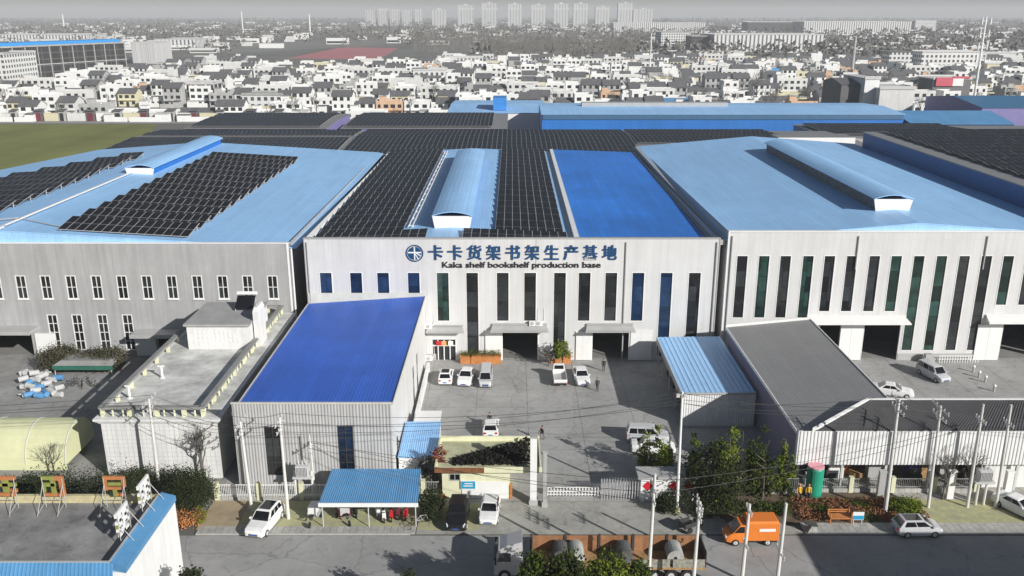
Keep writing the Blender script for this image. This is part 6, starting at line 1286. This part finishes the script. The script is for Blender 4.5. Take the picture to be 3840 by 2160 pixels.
block('long hazy white block in the distance above the grove', 1542, 1775, 82, 58, 60, F_str, HR[4]); block('very long white colonnaded hall on the right horizon', 2020, 2290, 88, 55, 80, F_str, HR[4]); block('right end of the white hall on the right horizon', 2300, 2352, 82, 52, 70, F_win, HR[4]); block('small dark windowed block at the left of the right horizon hall', 1880, 2015, 84, 56, 60, F_dk, HR[4])
block('long white striped factory at the left edge in the distance', -40, 222, 110, 88, 70, F_str, HR[4]); block('pale striped warehouse right of the dark glass hall', 392, 492, 125, 100, 60, F_str, HR[4], Y=None)
block('pale louvred annex on the right of the dark glass hall', 335, 395, 160, 108, 40, facade('pale_louvres', (.55, .55, .55), (.38, .38, .38), 1.6, 60, .5), HR[4])
t = thing('office_block', 'big dark glass hall with a blue strip roof, unfinished looking', 'building', (-352, 592, 0)); ang = math.atan2(128, 46)
def lbox(nm, a, m): r = MB(); r.box(*a); q = bpy.data.meshes.new(nm); q.from_pydata(r.v, [], r.f); q.materials.append(m); return obj_of(nm, q, t)
lbox('wall', (0, 0, 0, 136, 70, 22), F_dk); lbox('roof', (-1, -1, 22, 137, 71, 23), HR[1]); lbox('floor_slab', (-.5, -.6, 9.5, 136.5, -.05, 10.1), HW[4]); lbox('blue_roof', (18, 4, 23, 136, 20, 25), mat('bright_blue_strip', (.03, .28, .70), .4, var=.05)); lbox('canopy', (-1, 22, 23, 110, 34, 24.5), HR[4])
for k in range(14): lbox('column', (k * 10.4, -.7, 0, k * 10.4 + .45, -.1, 22), HW[4])
lbox('stair_tower', (38, -4, 0, 43, -.8, 15), HW[0]); t.rotation_euler = (0, 0, ang)
block('white block cut by the left edge beside the dark glass hall', -50, 20, 215, 138, 40, F_win, HR[4])
block('white four-storey frame with wide dark openings among the houses', 455, 540, 266, 212, 12, F_shop, HR[4], skew=-.06); block('broad white building with many small windows at the end of the solar halls', 612, 712, 275, 240, 14, F_win, HR[1]); block('white building with rows of small windows behind the solar halls', 768, 842, 272, 246, 10, F_win, HR[4])
block('white three-storey house block in the village middle', 1118, 1215, 176, 146, 14, F_win, HR[4]); block('white village house block left of the three-storey one', 1040, 1122, 220, 178, 14, F_win, HR[4])
block('white apartment slab at the right with many windows', 2312, 2462, 195, 132, 16, F_win, HR[4]); block('grey gable apartment slab left of the white one', 2232, 2290, 185, 132, 14, F_win, HR[0]); block('small white apartment block at the right edge', 2465, 2560, 165, 135, 14, F_win, HR[4]); block('cream fronted low block at the right edge', 2480, 2600, 190, 162, 16, HW[2], HR[4])
p, q = Wp(2112, 262, 330), Wp(2166, 262, 330); hall('dark grey gabled warehouse with white end bay at the right', p.x, q.x, 330, 350, Wp(2100, 212, 330).z, Wp(2100, 200, 330).z, mat('dark_warehouse_wall', (.13, .13, .13), .7, var=.2, scale=.2, ribs=.5), HR[0])
block('white end bay attached to the dark warehouse', 2170, 2206, 262, 200, 22, HW[0], HR[4], 'warehouse', 'warehouse', 326); block('white low workshop with two pale bays right of the warehouse', 2210, 2296, 262, 225, 20, HW[1], HR[4], 'warehouse', 'warehouse', 322)
t = block('shop with red and white roof sign at the right', 2345, 2440, 226, 200, 16, mat('dark_grey_wall', (.16, .16, .16), .8), HR[4], 'shop', 'shop', 430); z = Wp(2390, 200, 430).z  # shop walls are one even dark grey
for nm_, m, a in (('sign_panel', mat('sign_red', (.55, .10, .14), .5), (-8, -.8, z - 3, 0, -.4, z + 1)), ('sign_panel', HW[0], (0, -.8, z - 3, 5, -.4, z + .5)), ('sign_panel', MATS['sign_red'], (0, -.8, z + .52, 8, -.4, z + 1.5))):
    r = MB(); r.box(*a); me_ = bpy.data.meshes.new(nm_); me_.from_pydata(r.v, [], r.f); me_.materials.append(m); obj_of(nm_, me_, t)
for xa, xb, yb_, yt, Y, lab in ((1475, 1552, 247, 238, 345, 'blue sheet roof left of the long blue hall ridge'), (1648, 1762, 238, 228, 400, 'long light blue sheet roof in the village right of centre'), (1735, 1888, 160, 150, 800, 'long light blue roof before the white pillared block'), (1000, 1045, 203, 198, 560, 'small bright blue roof in the middle of the village'), (0, 62, 114, 108, 900, 'blue roof at the left edge below the striped factory')):
    p, q = Wp(xa, yb_, Y), Wp(xb, yb_, Y); t = thing('sheet_roofed_shed', lab, 'shed', ((p.x + q.x) / 2, Y, 0)); mb = MB(); mb.box(p.x, Y, 0, q.x, Y + 14, 4.4); mb.build('wall', HW[1], t); mb = MB(); mb.slab([(p.x - .5, Y - .6, 4.6), (q.x + .5, Y - .6, 4.6), (q.x + .5, Y + 14.5, 7), (p.x - .5, Y + 14.5, 7)], .2); mb.build('roof', HR[3], t)
# masts, chimney, crane-like poles
def mast(label, xv, yb, yt, r, m, Y=None, lattice=False):
    b = G(xv, yb); Y = Y or b.y; x = Wp(xv, yb, Y).x; z = Wp(xv, yt, Y).z; t = thing('mast' if 'chimney' not in label else 'chimney', label, 'mast' if 'chimney' not in label else 'chimney', (x, Y, 0))
    mb = MB(); mb.tube([(x, Y, 0), (x, Y, z)], r, 8, 0, r * .6); mb.build('shaft', m, t)
    if lattice:
        for k in range(4): mb = MB(); zz = z - 1.5 - k * 4.5; mb.tube([(x - 1.8, Y, zz), (x + 1.8, Y, zz)], .16, 5); mb.tube([(x - 1.6, Y - .6, zz - 1.3), (x - 1.6, Y - .6, zz + 1.3)], .3, 6); mb.tube([(x + 1.6, Y - .6, zz - 1.3), (x + 1.6, Y - .6, zz + 1.3)], .3, 6); mb.build('antenna', m, t)
    return t
mast('tall white telecom mast with antennas at the right', 2452, 236, 42, .55, M_trim, 340, True); mast('dark industrial chimney right of the pillared block', 2142, 190, 92, 1.3, M_trimg, 600)
mast('white mast above the grove left of the pillared block', 1634, 196, 84, .5, M_trim, 620); mast('far white mast left of the tower group', 781, 92, 36, 1.6, M_trim, 1700); mast('far white mast above the striped warehouse', 611, 75, 28, 1.6, M_trim, 2000); mast('far pale mast near the left edge', 161, 66, 36, 2.2, M_trim, 2400); mast('lattice site mast left of the red field', 652, 232, 160, .35, M_trimg, 560)
# red and pale fields, grove, far scatter
def field_px(name, q, m, z=.05): sheet(name, [tuple(G(*p))[:2] for p in q], m, z)
field_px('red_sports_field', [(722, 147), (955, 150), (1002, 121), (860, 119)], mat('red_clay', (.44, .16, .17), .9, var=.12, scale=.02))
field_px('pale_building_site', [(395, 205), (700, 200), (735, 155), (470, 148)], mat('pale_site', (.42, .42, .40), .9, var=.2, scale=.02))
field_px('grey_field', [(560, 135), (900, 118), (1040, 100), (560, 108)], mat('grey_stubble', (.20, .20, .18), .95, var=.2, scale=.01))
mb = MB()
for _ in range(2600):
    yv = RV.uniform(96, 150); xv = RV.uniform(1035, 1635) if yv < 130 else RV.uniform(1240, 1600); p = G(xv, yv + 3); h = RV.uniform(13, 20); r = .16
    mb.tube([(p.x, p.y, 0), (p.x, p.y, h)], r, 3, 0, .05)
    for k in range(5): a = RV.uniform(0, 6.28); z = h * RV.uniform(.4, .9); mb.tube([(p.x, p.y, z), (p.x + math.cos(a) * 2, p.y + math.sin(a) * 2, z + 3.2)], .09, 3, 0, .03)
tag(mb.build('winter_grove', M_twig), 'grey leafless poplar grove behind the village', 'grove', kind='stuff')
mb = MB()
for _ in range(5200):
    Y = 900 * math.exp(RV.random() * 1.9); x = RV.uniform(-.66, .66) * Y
    if Y < 1500 and (x < -200 and RV.random() < .7) or (860 < Y < 1300 and -330 < x < -40): continue
    h = RV.uniform(6, 13) * (1 + Y / 6000)
    for k in range(9):
        p = Vector((x + RV.gauss(0, h * .28), Y + RV.gauss(0, h * .28), h * RV.uniform(.25, 1))); u = Vector((RV.gauss(0, 1), RV.gauss(0, 1), RV.gauss(0, 1))).normalized() * h * .22; v = u.cross(Vector((RV.gauss(0, 1), RV.gauss(0, 1), RV.gauss(0, 1)))).normalized() * h * .13; mb.poly([p - u, p + v, p + u, p - v])
tag(mb.build('distant_trees', M_twig), 'scattered grey trees of the hazy plain', 'trees', kind='stuff')
mb = MB()
for _ in range(620):
    Y = 1050 * math.exp(RV.random() * 1.5); x = RV.uniform(-.64, .64) * Y
    if (RV.random() < .5 and abs(x) < 500 and Y < 1500) or (Y < 1320 and -340 < x < -40): continue
    W, D, H = RV.uniform(10, 40), RV.uniform(9, 16), RV.choice((4, 6, 7, 9)); mb.box(x, Y, 0, x + W, Y + D, H, RV.randrange(2), 2 if RV.random() < .5 else None)
    if RV.random() < .6: mb.box(x + 1, Y - .3, 1.5, x + W - 1, Y - .05, H * .5, 3)
tag(mb.build('far_buildings', [HW[0], HW[1], HR[0], M_win]), 'small pale buildings scattered across the hazy plain', 'buildings', kind='stuff')
# ------------------------------------------------------------------ haze: one even volume over the whole scene
hz = MB(); hz.box(-9500, -400, -1.2, 9500, 15000, 132); ho = hz.build('haze', []); ho['kind'] = 'stuff'
ho.data.materials.clear(); m = bpy.data.materials.new('haze_air'); m.use_nodes = True; n = m.node_tree; n.nodes.clear(); out = n.nodes.new('ShaderNodeOutputMaterial'); v = n.nodes.new('ShaderNodeVolumePrincipled')
v.inputs['Color'].default_value = (.88, .90, .93, 1); v.inputs['Density'].default_value = .00018; v.inputs['Anisotropy'].default_value = .0
n.links.new(v.outputs[0], out.inputs['Volume']); ho.data.materials.append(m)
SC.cycles.volume_bounces = 1
